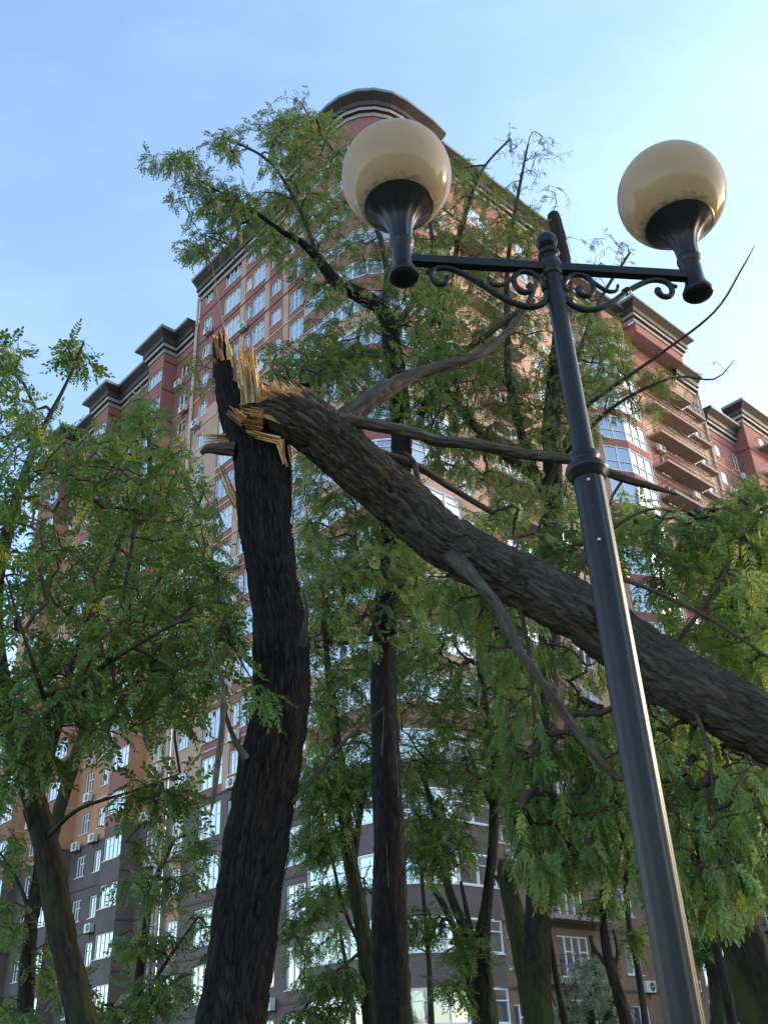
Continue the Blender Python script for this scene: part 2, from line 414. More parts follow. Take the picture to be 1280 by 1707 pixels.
# ---- the tall corner tower with both of its fronts
tower = thing('apartment_tower', 'tall red and tan brick corner apartment tower with rounded glazed corner behind the trees', 'apartment building', KP)
wl = Wall()
def col_left(s_of_u):
    def c(u, z):
        s = s_of_u(u)
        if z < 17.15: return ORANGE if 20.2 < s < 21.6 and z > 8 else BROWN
        if 15.35 < s < 16.0 or 12.0 < s < 12.6 or 9.6 < s < 10.2: return TAN
        if z > 48.5: return RED
        if 16.0 < s < 18.5 or 12.45 < s < 15.4: return RED
        return TAN
    return c
LM0, LM1 = 22.3, 7.0
colsL = [(LM0-20.9, 1.3, 1.45, 3, 0, 20), (LM0-17.25, 2.4, 2.0, 4, 0, 20), (LM0-14.85, 0.9, 1.45, 2, 0, 20), (LM0-13.45, 1.75, 2.0, 3, 0, 20),
         (LM0-11.1, 1.3, 1.45, 3, 0, 20), (LM0-8.6, 1.7, 2.0, 3, 0, 20)]
A, B = Lp(LM0), Lp(LM1)
cutsL = [LM0-s for s in (21.6, 20.2, 18.5, 16.0, 15.35, 15.4, 12.6, 12.45, 12.0, 10.2, 9.6)]
hl = front(tower, A, B, 62.0, colsL, None)
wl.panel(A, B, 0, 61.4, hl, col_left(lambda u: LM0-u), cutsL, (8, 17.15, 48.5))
wl.panel(Lp(9.6), Lp(LM1), 61.4, 64.6, (), lambda u, z: RED)
courses(tower, [Lp(LM0, 0), Lp(LM1, 0)], [5.2+3*k for k in range(0, 19)])
cornice(tower, [Lp(LM0), Lp(9.6)], 63.2)
# rounded corner
cp = [Lp(7.0, 0.0), Lp(7.0, 0.5), Lp(4.9, 0.5), Lp(3.0, 0.5)]
c0 = Lp(3.0)+DR*2.5
arc = []
cen = DL*3.0+DR*3.0
for i in range(1, 5):
    t = i/5*pi/2; arc.append(cen - DR*3.5*cos(t) - DL*3.5*sin(t))
cp += arc + [Rp(3.0, 0.5), Rp(5.7, 0.5), Rp(5.7, 0.0)]
fac = cp[1:-1]
bf = MB(); bgm = MB(); ug = 0.0
gf = MB(); gg = MB()
for i in range(len(fac)-1):
    a, b = fac[i], fac[i+1]; Lg = np.linalg.norm(b-a); u = (b-a)/Lg; inn = -np.cross(u, ZUP)
    holes = [(0.0, Lg, 3.62+FH*k, 5.12+FH*k) for k in range(0, 20)]
    wl.panel(a, b, 0, 64.6, [], lambda u_, z: 0) if False else None
    zs = [0.0]
    for k in range(20):
        wl.panel(a, b, zs[-1], 3.62+FH*k, (), (lambda u_, z: BROWN if z < 17.15 else (RED if z > 45 or int(z/3) % 2 else TAN)), cz=(17.15,), u_off=ug)
        zs.append(5.12+FH*k)
    wl.panel(a, b, zs[-1], 64.6, (), lambda u_, z: RED, u_off=ug)
    ug += Lg
    npn = 2 if Lg > 1.3 else 1
    for q in range(npn+1):
        c = a+u*Lg*q/npn; w2 = 0.06
        P = [c+u*max(-w2, -Lg*q/npn)+inn*0.05, c+u*min(w2, Lg*(1-q/npn))+inn*0.05, c+u*min(w2, Lg*(1-q/npn))+inn*0.15, c+u*max(-w2, -Lg*q/npn)+inn*0.15]
        gf.add([p+ZUP*0.0 for p in P]+[p+ZUP*1.5 for p in P], [(0, 1, 5, 4), (1, 2, 6, 5), (2, 3, 7, 6), (3, 0, 4, 7)])
    for z0, z1 in ((0.0, 0.09), (1.42, 1.5), (0.95, 1.01)):
        P = [a+inn*0.055, b+inn*0.055, b+inn*0.14, a+inn*0.14]
        gf.add([p+ZUP*z0 for p in P]+[p+ZUP*z1 for p in P], [(0, 1, 5, 4), (1, 2, 6, 5), (2, 3, 7, 6), (3, 0, 4, 7), (4, 5, 6, 7), (3, 2, 1, 0)])
    gg.add([a+inn*0.11+ZUP*0.05, b+inn*0.11+ZUP*0.05, b+inn*0.11+ZUP*1.45, a+inn*0.11+ZUP*1.45], [(0, 1, 2, 3)])
    # sill board
    P = [a-inn*0.05, b-inn*0.05, b+inn*0.05, a+inn*0.05]
    gf.add([p-ZUP*0.06 for p in P]+[p-ZUP*0.004 for p in P], [(0, 1, 5, 4), (1, 2, 6, 5), (4, 5, 6, 7), (3, 2, 1, 0)])
gfm, ggm = gf.mesh('bay_window'), gg.mesh('glazing')
for k in range(20):
    o = obj('bay_window', gfm, tower, M_UPVC); o.location = (0, 0, 3.62+FH*k); obj('glazing', ggm, o, M_GLASS)
for a, b in ((cp[0], cp[1]), (cp[-2], cp[-1])): wl.panel(a, b, 0, 64.6, (), lambda u, z: BROWN if z < 17.15 else TAN, cz=(17.15,))
cornice(tower, [Lp(9.6), Lp(7.0)] + cp[1:-1] + [Rp(7.2, 0.3)], 66.6)
# right street front, upper part
RM0, RM1, RB1 = 5.7, 21.7, 42.0
A, B = Rp(RM0), Rp(RM1)
def col_right(off):
    def c(u, z):
        s = off+u
        if z < 17.15: return BROWN_LIT
        if z > 60.0: return RED
        if 8.9 < s < 14.2 or 31.0 < s < 38.0: return RED if int((z+0.5)/6) % 2 else TAN
        return TAN
    return c
colsR = [(1.3, 1.0, 1.5, 2, 0, 20), (6.0, 2.6, 2.0, 4, 0, 20), (11.2, 1.45, 1.5, 2, 0, 20), (14.4, 1.3, 1.45, 3, 0, 20)]
hr = front(tower, A, B, 64, colsR, None, ac=0.25)
wl.panel(A, B, 0, 63.9, hr, col_right(RM0), (3.2, 8.5), (17.15, 60, *[6*k-0.5 for k in range(3, 11)]))
courses(tower, [Rp(RM0), Rp(RM1)], [5.2+3*k for k in range(0, 19)])
cornice(tower, [Rp(7.2), Rp(RM1)], 65.7)
A, B = Rp(RM1), Rp(RB1)
colsB = [(0.75, 0.9, 1.45, 2, 0, 18), (8.1, 1.1, 1.45, 2, 0, 18), (11.2, 1.5, 2.0, 2, 0, 18), (14.2, 1.5, 2.0, 2, 0, 18), (17.9, 2.6, 2.0, 4, 0, 18)]
hb = front(tower, A, B, 60, colsB, None, ac=0.2)
wl.panel(A, B, 0, 59.6, hb, col_right(RM1), (9.3, 16.3), (17.15, *[6*k-0.5 for k in range(3, 11)]))
courses(tower, [Rp(RM1), Rp(RB1)], [5.2+3*k for k in range(0, 18)])
cornice(tower, [Rp(RM1), Rp(30.4)], 61.2)
cornice(tower, [Rp(30.4, 0.0), Rp(30.4, 1.4), Rp(38.2, 1.4), Rp(38.2, 0.0)], 61.6)
cornice(tower, [Rp(38.2), Rp(RB1)], 59.4)
wl.panel(Rp(30.6, 1.4), Rp(38.0, 1.4), 58.6, 59.7, (), lambda u, z: RED)
wl.panel(Rp(30.6, 0.0), Rp(30.6, 1.4), 58.6, 59.7, (), lambda u, z: RED)
wl.panel(Rp(38.0, 1.4), Rp(38.0, 0.0), 58.6, 59.7, (), lambda u, z: RED)
sf = MB(); sf.add([Rp(30.6, 0.004)+ZUP*58.6, Rp(30.6, 1.396)+ZUP*58.6, Rp(38.0, 1.396)+ZUP*58.6, Rp(38.0, 0.004)+ZUP*58.6], [(0, 1, 2, 3)]); sf.build('soffit', M_TRIM, tower)
wl.panel(Rp(RM1), Rp(RB1), 59.6, 60.9, (), lambda u, z: RED)
# faceted bays of the right front
bay = [Rp(22.9, 0.0), Rp(23.2, 0.35), Rp(25.3, 1.3), Rp(28.3, 1.3), Rp(28.8, 0.0)]
gf = MB(); gg = MB()
for i in range(len(bay)-1):
    a, b = bay[i], bay[i+1]; Lg = np.linalg.norm(b-a); u = (b-a)/Lg; inn = -np.cross(u, ZUP)
    glazed = i in (1, 2)
    z = 0.0
    for k in range(18):
        if glazed:
            wl.panel(a, b, z, HEAD0+FH*k-2.0, (), lambda u_, zz: BROWN_LIT if zz < 17.15 else RED, cz=(17.15,)); z = HEAD0+FH*k+0.3
    wl.panel(a, b, z, 58.4, (), lambda u_, zz: BROWN_LIT if zz < 17.15 else (RED if i in (1, 2) else TAN), cz=(17.15,))
    if not glazed: continue
    npn = 3 if Lg > 2.6 else 2
    H = 2.3
    for q in range(npn+1):
        c = a+u*Lg*q/npn; w2 = 0.09 if q in (0, npn) else 0.05
        lo, hi = max(-w2, -Lg*q/npn), min(w2, Lg*(1-q/npn))
        P = [c+u*lo+inn*0.03, c+u*hi+inn*0.03, c+u*hi+inn*0.14, c+u*lo+inn*0.14]
        gf.add([p for p in P]+[p+ZUP*H for p in P], [(0, 1, 5, 4), (1, 2, 6, 5), (2, 3, 7, 6), (3, 0, 4, 7)])
    for z0, z1 in ((0.0, 0.10), (H-0.1, H), (0.85, 0.92)):
        P = [a+inn*0.035, b+inn*0.035, b+inn*0.13, a+inn*0.13]
        gf.add([p+ZUP*z0 for p in P]+[p+ZUP*z1 for p in P], [(0, 1, 5, 4), (1, 2, 6, 5), (2, 3, 7, 6), (3, 0, 4, 7), (4, 5, 6, 7), (3, 2, 1, 0)])
    gg.add([a+inn*0.1+ZUP*0.05, b+inn*0.1+ZUP*0.05, b+inn*0.1+ZUP*(H-0.05), a+inn*0.1+ZUP*(H-0.05)], [(0, 1, 2, 3)])
gfm, ggm = gf.mesh('bay_window'), gg.mesh('glazing')
for k in range(18):
    o = obj('bay_window', gfm, tower, M_UPVC); o.location = (0, 0, HEAD0+FH*k-2.0); obj('glazing', ggm, o, M_GLASS)
mbr = MB(); mbr.add([p+ZUP*58.4 for p in bay], [tuple(range(len(bay)))], 0); mbr.build('bay_roof', M_ROOF, tower)
# balconies of the right front and their railings
def balcony(par, s0, s1, dep, z, rail_m, slab_m=M_CONC):
    a, b, c, d = Rp(s0, 0.004), Rp(s0, dep), Rp(s1, dep), Rp(s1, 0.004)
    mb = MB(); P = [a, b, c, d]
    mb.add([p+ZUP*(z-0.24) for p in P]+[p+ZUP*z for p in P], [(0, 1, 5, 4), (1, 2, 6, 5), (2, 3, 7, 6), (4, 5, 6, 7), (3, 2, 1, 0)])
    o = mb.build('balcony', slab_m, par)
    r = MB()
    for q0, q1 in ((a, b), (b, c), (c, d)):
        for hz in (1.05, 0.55, 0.12): r.tube([q0+ZUP*(z+hz), q1+ZUP*(z+hz)], 0.022, 5)
        n = max(2, int(np.linalg.norm(q1-q0)/0.55))
        for i in range(n+1): p = q0+(q1-q0)*i/n; r.tube([p+ZUP*z, p+ZUP*(z+1.06)], 0.016, 4)
    r.build('railing', rail_m, o)
for k in range(1, 18): balcony(tower, 31.0, 37.8, 1.35, 3.1+FH*k, M_IRON)
for k in range(1, 19): balcony(tower, 9.1, 14.0, 1.1, 2.6+FH*k, M_RUST)
for k in range(8, 18): balcony(tower, 38.25, 41.2, 0.7, 3.1+FH*k, M_IRON)
wl.panel(Rp(RB1), Rp(RB1)+DL*14, 0, 59.4, (), lambda u, z: TAN); wl.panel(Lp(LM0)+DR*14, Lp(LM0), 0, 63.0, (), lambda u, z: TAN if z < 48 else RED)
wl.panel(Rp(RM1), Rp(RM1)+DL*14, 59.4, 65.6, (), lambda u, z: RED)
wl.panel(Rp(7.2), Rp(7.2)+DL*9, 63.9, 66.6, (), lambda u, z: RED); wl.panel(Lp(9.6)+DR*9, Lp(9.6), 61.4, 66.6, (), lambda u, z: RED)
wl.build('wall', tower)
roof(tower, [Lp(LM0), Lp(9.6)], [Lp(9.6)+DR*14, Lp(LM0)+DR*14], 63.2)
roof(tower, [Lp(9.6), Lp(7)]+cp[1:-1]+[Rp(7.2)], [Rp(7.2)+DL*9.6], 66.6)
roof(tower, [Rp(7.2), Rp(RM1)], [Rp(RM1)+DL*14, Rp(7.2)+DL*14], 65.7)
roof(tower, [Rp(RM1), Rp(RB1)], [Rp(RB1)+DL*14, Rp(RM1)+DL*14], 59.42)
downpipe(tower, Lp(22.42, 0.14), 0, 61.5, M_PIPEC)
downpipe(tower, Rp(42.1, 0.14), 0, 58.5, M_PIPEC)
downpipe(tower, Rp(21.6, 0.13), 0, 59.5, M_PIPEC, 0.09)

# ---- the lower left wing with boxed bays
def boxed_bay(par, wall, P, s0, s1, dep, top, sgn, kmax, zc, lower, upper, side):
    """a bay of storeys projecting from a front; P = Lp or Rp, (left end, right end) as seen from the street"""
    a, b, c, d = P(s0, 0.0), P(s0, dep), P(s1, dep), P(s1, 0.0)
    u = (c-b)/np.linalg.norm(c-b); wd = np.linalg.norm(c-b)
    holes = front(par, b, c, top, [(wd/2, wd-0.16, 1.48, 4, 0, kmax)], None)
    f = lambda u_, z: lower if z < 17.15 else upper
    g = lambda u_, z: lower if z < 17.15 else (side if z < 48.5 else RED)
    wall.panel(b, c, 0, top, holes, f, cz=(17.15,), depth=0.14)
    wall.panel(a, b, 0, top, (), g, cz=(17.15, 48.5)); wall.panel(c, d, 0, top, (), g, cz=(17.15, 48.5))
    for k in range(0, kmax):
        cornice_strip(par, [a, b] , 5.2+3*k, BAND_D if 5.2+3*k < 17.3 else (BAND_L if k < 15 else BAND_R))
        cornice_strip(par, [c, d] , 5.2+3*k, BAND_D if 5.2+3*k < 17.3 else (BAND_L if k < 15 else BAND_R))
    return [a, b, c, d]
wing = thing('apartment_building', 'lower orange and brown brick wing with boxed bays, left of the cream downpipe', 'apartment building', KP)
ww = Wall(); W0, W1 = 52.0, 22.55
colsW = [(W0-24.1, 1.3, 1.45, 2, 0, 18), (W0-31.4, 1.0, 1.45, 2, 0, 18), (W0-33.8, 1.3, 1.45, 3, 0, 18), (W0-40.2, 1.3, 1.45, 3, 0, 18), (W0-42.6, 1.0, 1.45, 2, 0, 18), (W0-48, 1.3, 1.45, 3, 0, 18)]
A, B = Lp(W0), Lp(W1)
hw = front(wing, A, B, 57, colsW, None, ac=0.5)
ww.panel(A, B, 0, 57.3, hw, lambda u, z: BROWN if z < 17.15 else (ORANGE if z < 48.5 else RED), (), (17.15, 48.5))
courses(wing, [Lp(W0), Lp(28.15)], [5.2+3*k for k in range(0, 18)]); courses(wing, [Lp(25.65), Lp(W1)], [5.2+3*k for k in range(0, 18)])
b1 = boxed_bay(wing, ww, Lp, 28.15, 25.65, 1.27, 57.3, 1, 18, 0, BROWN, RED, ORANGE)
b2 = boxed_bay(wing, ww, Lp, 38.1, 35.5, 1.27, 57.3, 1, 18, 0, BROWN, RED, ORANGE)
b3 = boxed_bay(wing, ww, Lp, 46.8, 44.3, 1.27, 57.3, 1, 18, 0, BROWN, RED, ORANGE)
poly = [Lp(W0)] + b3 + b2 + b1 + [Lp(W1)]
cornice(wing, poly, 59.0)
roof(wing, [Lp(W0), Lp(W1)], [Lp(W1)+DR*14, Lp(W0)+DR*14], 59.0)
ww.panel(Lp(W0)+DR*14, Lp(W0), 0, 57.4, (), lambda u, z: TAN)
ww.build('wall', wing)
downpipe(wing, Lp(23.0, 0.12), 0, 17.0, M_PIPE)

# ---- the lower right wing
rw = thing('apartment_building', 'dark red brick wing of the apartment block at the right edge, past the balconies', 'apartment building', KP)
wr = Wall(); A, B = Rp(42.25), Rp(75.0)
colsX = [(1.4, 1.15, 1.45, 2, 0, 17), (4.4, 1.2, 2.0, 2, 0, 17), (16, 1.3, 1.45, 2, 0, 17), (20, 1.3, 1.45, 2, 0, 17)]
hx = front(rw, A, B, 55, colsX, None, ac=0.3)
wr.panel(A, B, 0, 54.2, hx, lambda u, z: BROWN_LIT if z < 17.15 else (TAN if z < 36 else RED), (), (17.15, 36))
a, b, c, d = Rp(47.7, 0), Rp(47.7, 1.3), Rp(56.0, 1.3), Rp(56.0, 0)
hh = front(rw, b, c, 57, [(3.4, 1.4, 2.0, 2, 0, 18), (6.4, 1.3, 1.45, 2, 0, 18)], None, ac=0.2)
fr = lambda u, z: BROWN_LIT if z < 17.15 else (TAN if z < 36 else RED)
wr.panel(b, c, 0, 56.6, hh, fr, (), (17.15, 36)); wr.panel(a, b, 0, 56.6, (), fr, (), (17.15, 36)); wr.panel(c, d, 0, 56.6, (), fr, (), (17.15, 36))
cornice(rw, [Rp(42.25), Rp(47.6)], 56.0)
cornice(rw, [a, b, c, d], 58.2)
courses(rw, [Rp(42.25), Rp(47.7)], [5.2+3*k for k in range(0, 17)])
courses(rw, [a, b, c, d], [5.2+3*k for k in range(0, 17)])
roof(rw, [Rp(42.25), Rp(75)], [Rp(75)+DL*14, Rp(42.25)+DL*14], 54.4)
roof(rw, [a, b, c, d], [d+DL*8, a+DL*8], 58.2)
for k in range(10, 18):
    o_ = len(bpy.data.objects)
    aa, bb_ = Rp(49.5, 1.31), None
    z = 3.0+FH*k; P = [Rp(49.6, 1.304), Rp(49.6, 2.5), Rp(55, 2.5), Rp(55, 1.304)]
    mb = MB(); mb.add([p+ZUP*(z-0.24) for p in P]+[p+ZUP*z for p in P], [(0, 1, 5, 4), (1, 2, 6, 5), (2, 3, 7, 6), (4, 5, 6, 7), (3, 2, 1, 0)])
    o = mb.build('balcony', M_CONC, rw); r = MB()
    for q0, q1 in zip(P[:-1], P[1:]):
        for hz in (1.05, 0.12): r.tube([q0+ZUP*(z+hz), q1+ZUP*(z+hz)], 0.022, 5)
        n = max(2, int(np.linalg.norm(q1-q0)/0.4))
        for i in range(n+1): p = q0+(q1-q0)*i/n; r.tube([p+ZUP*z, p+ZUP*(z+1.06)], 0.014, 4)
    r.build('railing', M_IRON, o)
wr.build('wall', rw)

# ---- added unseen block at the right: shades lower storeys, darkens window reflections
added_block = thing('apartment_building', 'added unseen tan brick block, blocking low sun and filling the tower window reflections', 'apartment building', (62, 0, 0))
wo_ = Wall(); A, B = np.array([0.0, 104, 0]), np.array([0.0, 36, 0])
colo = [(4+6.0*i, 1.5, 1.5, 3, 0, 13) for i in range(11)]
ho = front(added_block, A, B, 42, colo, None, ac=0.2)
wo_.panel(A, B, 0, 42.5, ho, lambda u, z: BROWN if z < 8 else TAN, (), (8,))
wo_.panel(B, B+np.array([14.0, 0, 0]), 0, 42.5, (), lambda u, z: BROWN if z < 8 else TAN, (), (8,))
wo_.panel(A+np.array([14.0, 0, 0]), A, 0, 42.5, (), lambda u, z: TAN); wo_.panel(B+np.array([14.0, 0, 0]), A+np.array([14.0, 0, 0]), 0, 42.5, (), lambda u, z: TAN)
wo_.build('wall', added_block)
cornice(added_block, [A+np.array([14.0, 0, 0]), A, B, B+np.array([14.0, 0, 0])], 44.4)
roof(added_block, [A, B], [B+np.array([14.0, 0, 0]), A+np.array([14.0, 0, 0])], 44.4)
courses(added_block, [A, B], [8.2+3*k for k in range(0, 11)])

# ------------------------------------------------------------------ street lamp with two globes
def metal_paint():
    m = M('black_lamp_paint', (0.0125, 0.0125, 0.0135), 0.34, 0.22, noise=(9, (0.018, 0.018, 0.019), 0.45, 0.75, (1, 1, 0.25)), bump=(160, 0.08, 0.002))
    return m
M_LAMP = metal_paint()
def globe_mat():
    m = bpy.data.materials.new('opal_globe'); m.use_nodes = True
    n = m.node_tree; b = n.nodes['Principled BSDF']
    b.inputs['Roughness'].default_value = 0.14; b.inputs['Specular IOR Level'].default_value = 0.4
    t = n.nodes.new('ShaderNodeTexCoord')
    z = n.nodes.new('ShaderNodeTexNoise'); z.inputs['Scale'].default_value = 3.0; z.inputs['Detail'].default_value = 5
    r = n.nodes.new('ShaderNodeValToRGB'); r.color_ramp.elements[0].position = 0.3; r.color_ramp.elements[1].position = 0.75
    r.color_ramp.elements[0].color = (0.54, 0.425, 0.27, 1); r.color_ramp.elements[1].color = (0.48, 0.375, 0.235, 1)
    # grime specks gathered round the fitter
    z2 = n.nodes.new('ShaderNodeTexNoise'); z2.inputs['Scale'].default_value = 60; z2.inputs['Detail'].default_value = 4
    sp = n.nodes.new('ShaderNodeSeparateXYZ'); mr = n.nodes.new('ShaderNodeMapRange')
    mr.inputs[1].default_value = -0.17; mr.inputs[2].default_value = -0.10; mr.inputs[3].default_value = 0.72; mr.inputs[4].default_value = 0.22
    ad = n.nodes.new('ShaderNodeMath'); ad.operation = 'MULTIPLY'
    g = n.nodes.new('ShaderNodeValToRGB'); g.color_ramp.elements[0].position = 0.26; g.color_ramp.elements[1].position = 0.46
    mm = n.nodes.new('ShaderNodeMix'); mm.data_type = 'RGBA'; mm.inputs[7].default_value = (0.12, 0.09, 0.06, 1)
    L = n.links.new
    L(t.outputs['Object'], z.inputs['Vector']); L(t.outputs['Object'], z2.inputs['Vector']); L(t.outputs['Object'], sp.inputs[0])
    L(sp.outputs['Z'], mr.inputs[0]); L(mr.outputs[0], ad.inputs[0]); L(z2.outputs[0], ad.inputs[1]); L(ad.outputs[0], g.inputs[0])
    L(z.outputs[0], r.inputs[0]); L(r.outputs[0], mm.inputs[6]); L(g.outputs[0], mm.inputs[0]); L(mm.outputs[2], b.inputs['Base Color'])
    tr = n.nodes.new('ShaderNodeBsdfTranslucent'); L(mm.outputs[2], tr.inputs[0]); mxs = n.nodes.new('ShaderNodeMixShader'); mxs.inputs[0].default_value = 0.5
    L(b.outputs[0], mxs.inputs[1]); L(tr.outputs[0], mxs.inputs[2]); L(mxs.outputs[0], n.nodes['Material Output'].inputs[0])
    return m
M_GLOBE = globe_mat()
M_BOLT = M('bare_steel', (0.45, 0.45, 0.44), 0.35, metal=0.8)

PR, PAZ = 2.587, radians(13.88)
def hgt(x, y, r):
    d = ray(x, y); return 1.6 + r*d[2]/hypot(d[0], d[1])
lamp = thing('street_lamp', 'black metal street lamp post with two cream globes on a scrolled crossbar', 'street lamp',
             (PR*sin(PAZ), PR*cos(PAZ), 0), atan2(0.155, 1.026))
H = lambda x, y: hgt(x, y, PR)
zc0, zc1 = H(972, 757), H(979, 800)            # collar top and bottom
ztop = H(920, 458)
flute = lambda th, i: 1 + 0.016*cos(12*th)
mb = MB()
mb.lathe([(0.0, 0.02), (0.16, 0.02), (0.16, 0.10), (0.13, 0.16), (0.10, 0.30), (0.085, 0.55), (0.060, 0.62), (0.050, 0.75), (0.0455, 1.3), (0.0450, zc1)], 72, mod=lambda th, i: 1+0.018*cos(12*th) if i > 6 else 1)
mb.build('lower_post', M_LAMP, lamp)
MB().lathe([(0.0335, zc0-0.02), (0.029, ztop)], 48).build('upper_post', M_LAMP, lamp)
h = zc0-zc1
MB().lathe([(0.044, zc1-0.005), (0.052, zc1+0.0), (0.054, zc1+0.10*h), (0.064, zc1+0.20*h), (0.0665, zc1+0.32*h), (0.063, zc1+0.44*h), (0.050, zc1+0.53*h), (0.043, zc1+0.60*h),
            (0.042, zc1+0.72*h), (0.0465, zc1+0.78*h), (0.047, zc1+0.85*h), (0.043, zc1+0.885*h), (0.0445, zc1+0.93*h), (0.042, zc1+0.98*h), (0.033, zc1+1.02*h)], 56).build('collar', M_LAMP, lamp)
zb = H(912, 403); zr = H(915, 424); zs0 = ztop; zs1 = H(917, 433)
MB().lathe([(0.028, zs0-0.012), (0.0345, zs0-0.006), (0.0365, zs0+0.006), (0.0375, zs0+0.5*(zs1-zs0)), (0.034, zs1-0.01), (0.026, zs1+0.0), (0.026, zr-0.014),
            (0.037, zr-0.010), (0.0385, zr-0.002), (0.034, zr+0.004), (0.036, zr+0.010), (0.026, zr+0.018), (0.021, zr+0.026), (0.02, zb-0.03)], 48).build('sleeve', M_LAMP, lamp)
rb = 0.0375
MB().lathe([(rb*sin(a), zb-rb*cos(a)) for a in np.linspace(0.35, pi, 24)], 40).build('finial', M_LAMP, lamp)
for x, y in ((983, 813), (1001, 912)):
    zz = H(x, y); rr = 0.0455
    th0 = atan2(-PR*cos(PAZ), -PR*sin(PAZ))-lamp.rotation_euler[2]
    c = np.array([cos(th0), sin(th0), 0]); mbt = MB()
    mbt.tube([c*(rr-0.006)+ZUP*zz, c*(rr+0.007)+ZUP*zz], 0.0042, 10); mbt.build('bolt', M_BOLT, lamp)
# crossbar
zarm = H(918, 447); HALF = 0.519
bar = MB()
for sg in (-1, 1):
    a0, a1 = sorted((sg*0.030, sg*(HALF-0.028)))
    bar.box(a0, a1, -0.016, 0.016, zarm-0.017, zarm+0.017)
bo = bar.build('crossbar', M_LAMP, lamp)
bm_ = bo.modifiers.new('bevel', 'BEVEL'); bm_.width = 0.003; bm_.segments = 2
# cast scroll brackets, one each side
S1 = [(262,388),(272,402),(244,430),(196,430),(158,398),(158,350),(205,320),(300,325),(400,365),(520,430),(640,510),(760,570),(880,595),(980,570),(1022,510),(1012,440),(970,385),(900,350),(830,355),(783,398),(790,455),(832,492),(882,492),(906,466),(884,442)]
S2 = [(783,385),(735,415),(690,438),(650,445),(605,432),(582,400),(592,392)]
S3 = [(105,352),(150,340),(190,325)]
def scr(c):
    px = 680+0.21875*c[0]; py = 380+0.21875*c[1]
    return ((918-px)/250*HALF, zarm-(py-(437.5+(px-684)*0.060))/335.0)
for sg in (-1, 1):
    mb = MB()
    for S, r in ((S1, 0.0104), (S2, 0.0078), (S3, 0.007)):
        P = np.array([(sg*scr(c)[0], 0.0, scr(c)[1]) for c in S])
        R = np.full(len(P), r)
        if S is S1: R[:2] = 0.0125; R[-2:] = 0.0125; R[10:14] = 0.0112
        if S is S2: R[-3:] = (0.006, 0.0055, 0.008)
        Q, RR = catmull(P, R, 0.006); mb.tube(Q, RR, 10)
    o = mb.build('scroll_bracket', M_LAMP, lamp)
    for c, d in (((525, 430), (0.8, 0.6)), ((1017, 468), (0.1, 1.0))):
        x, z = scr(c); v = np.array([sg*d[0]*-1, 0, -d[1]]); v = v/np.linalg.norm(v)*0.011
        cc = np.array([sg*x, 0, z]); q = MB()
        for k in (-1, 0, 1): q.tube([cc+v*(k*0.62-0.25), cc+v*(k*0.62+0.25)], 0.0145, 12)
        q.build('band', M_LAMP, o)
    x, z = scr((1040, 475)); q = MB(); q.tube([(sg*0.024, 0, z), (sg*(x+0.006), 0, z)], 0.010, 10); q.build('stud', M_LAMP, o)
# fixtures
FR = 2.445
hf = lambda x, y: hgt(x, y, FR)
zG = 4.41
for sg in (-1, 1):
    X = sg*HALF
    z_rim = hf(667, 344); z_neck = hf(668, 404); z_base = hf(671, 463)
    prof = [(0.112, z_rim+0.012), (0.122, z_rim+0.012), (0.124, z_rim+0.004), (0.124, z_rim-0.012), (0.118, z_rim-0.015), (0.110, z_rim-0.024)]
    for u in np.linspace(0.12, 1, 9): prof.append((0.038+0.070*(1-u)**2.9, z_rim-0.024-(z_rim-0.024-z_neck)*u))
    rib = lambda th, i: 1+(0.028*cos(10*th) if 5 < i < 15 else 0)
    fx = MB().lathe(prof, 80, mod=rib, cx=X)
    dz = z_neck-z_base
    fx.lathe([(0.038, z_neck), (0.043, z_neck-0.004), (0.0435, z_neck-0.016), (0.040, z_neck-0.020), (0.041, z_neck-0.030), (0.0365, z_neck-0.036), (0.0345, z_neck-0.045), (0.0345, z_base+0.055),
              (0.037, z_base+0.042), (0.041, z_base+0.030), (0.049, z_base+0.012), (0.053, z_base+0.004), (0.053, z_base-0.004), (0.047, z_base-0.012), (0.03, z_base-0.016), (0.0, z_base-0.017)], 48, cx=X)
    fx.build('fixture', M_LAMP, lamp)
    RG = 0.1975
    a0 = 0.60
    gm = MB().lathe([(RG*sin(a), -RG*cos(a)) for a in np.linspace(a0, pi, 48)], 64).mesh('globe')
    go = obj('globe', gm, lamp, M_GLOBE); go.location = (X, 0, zG)

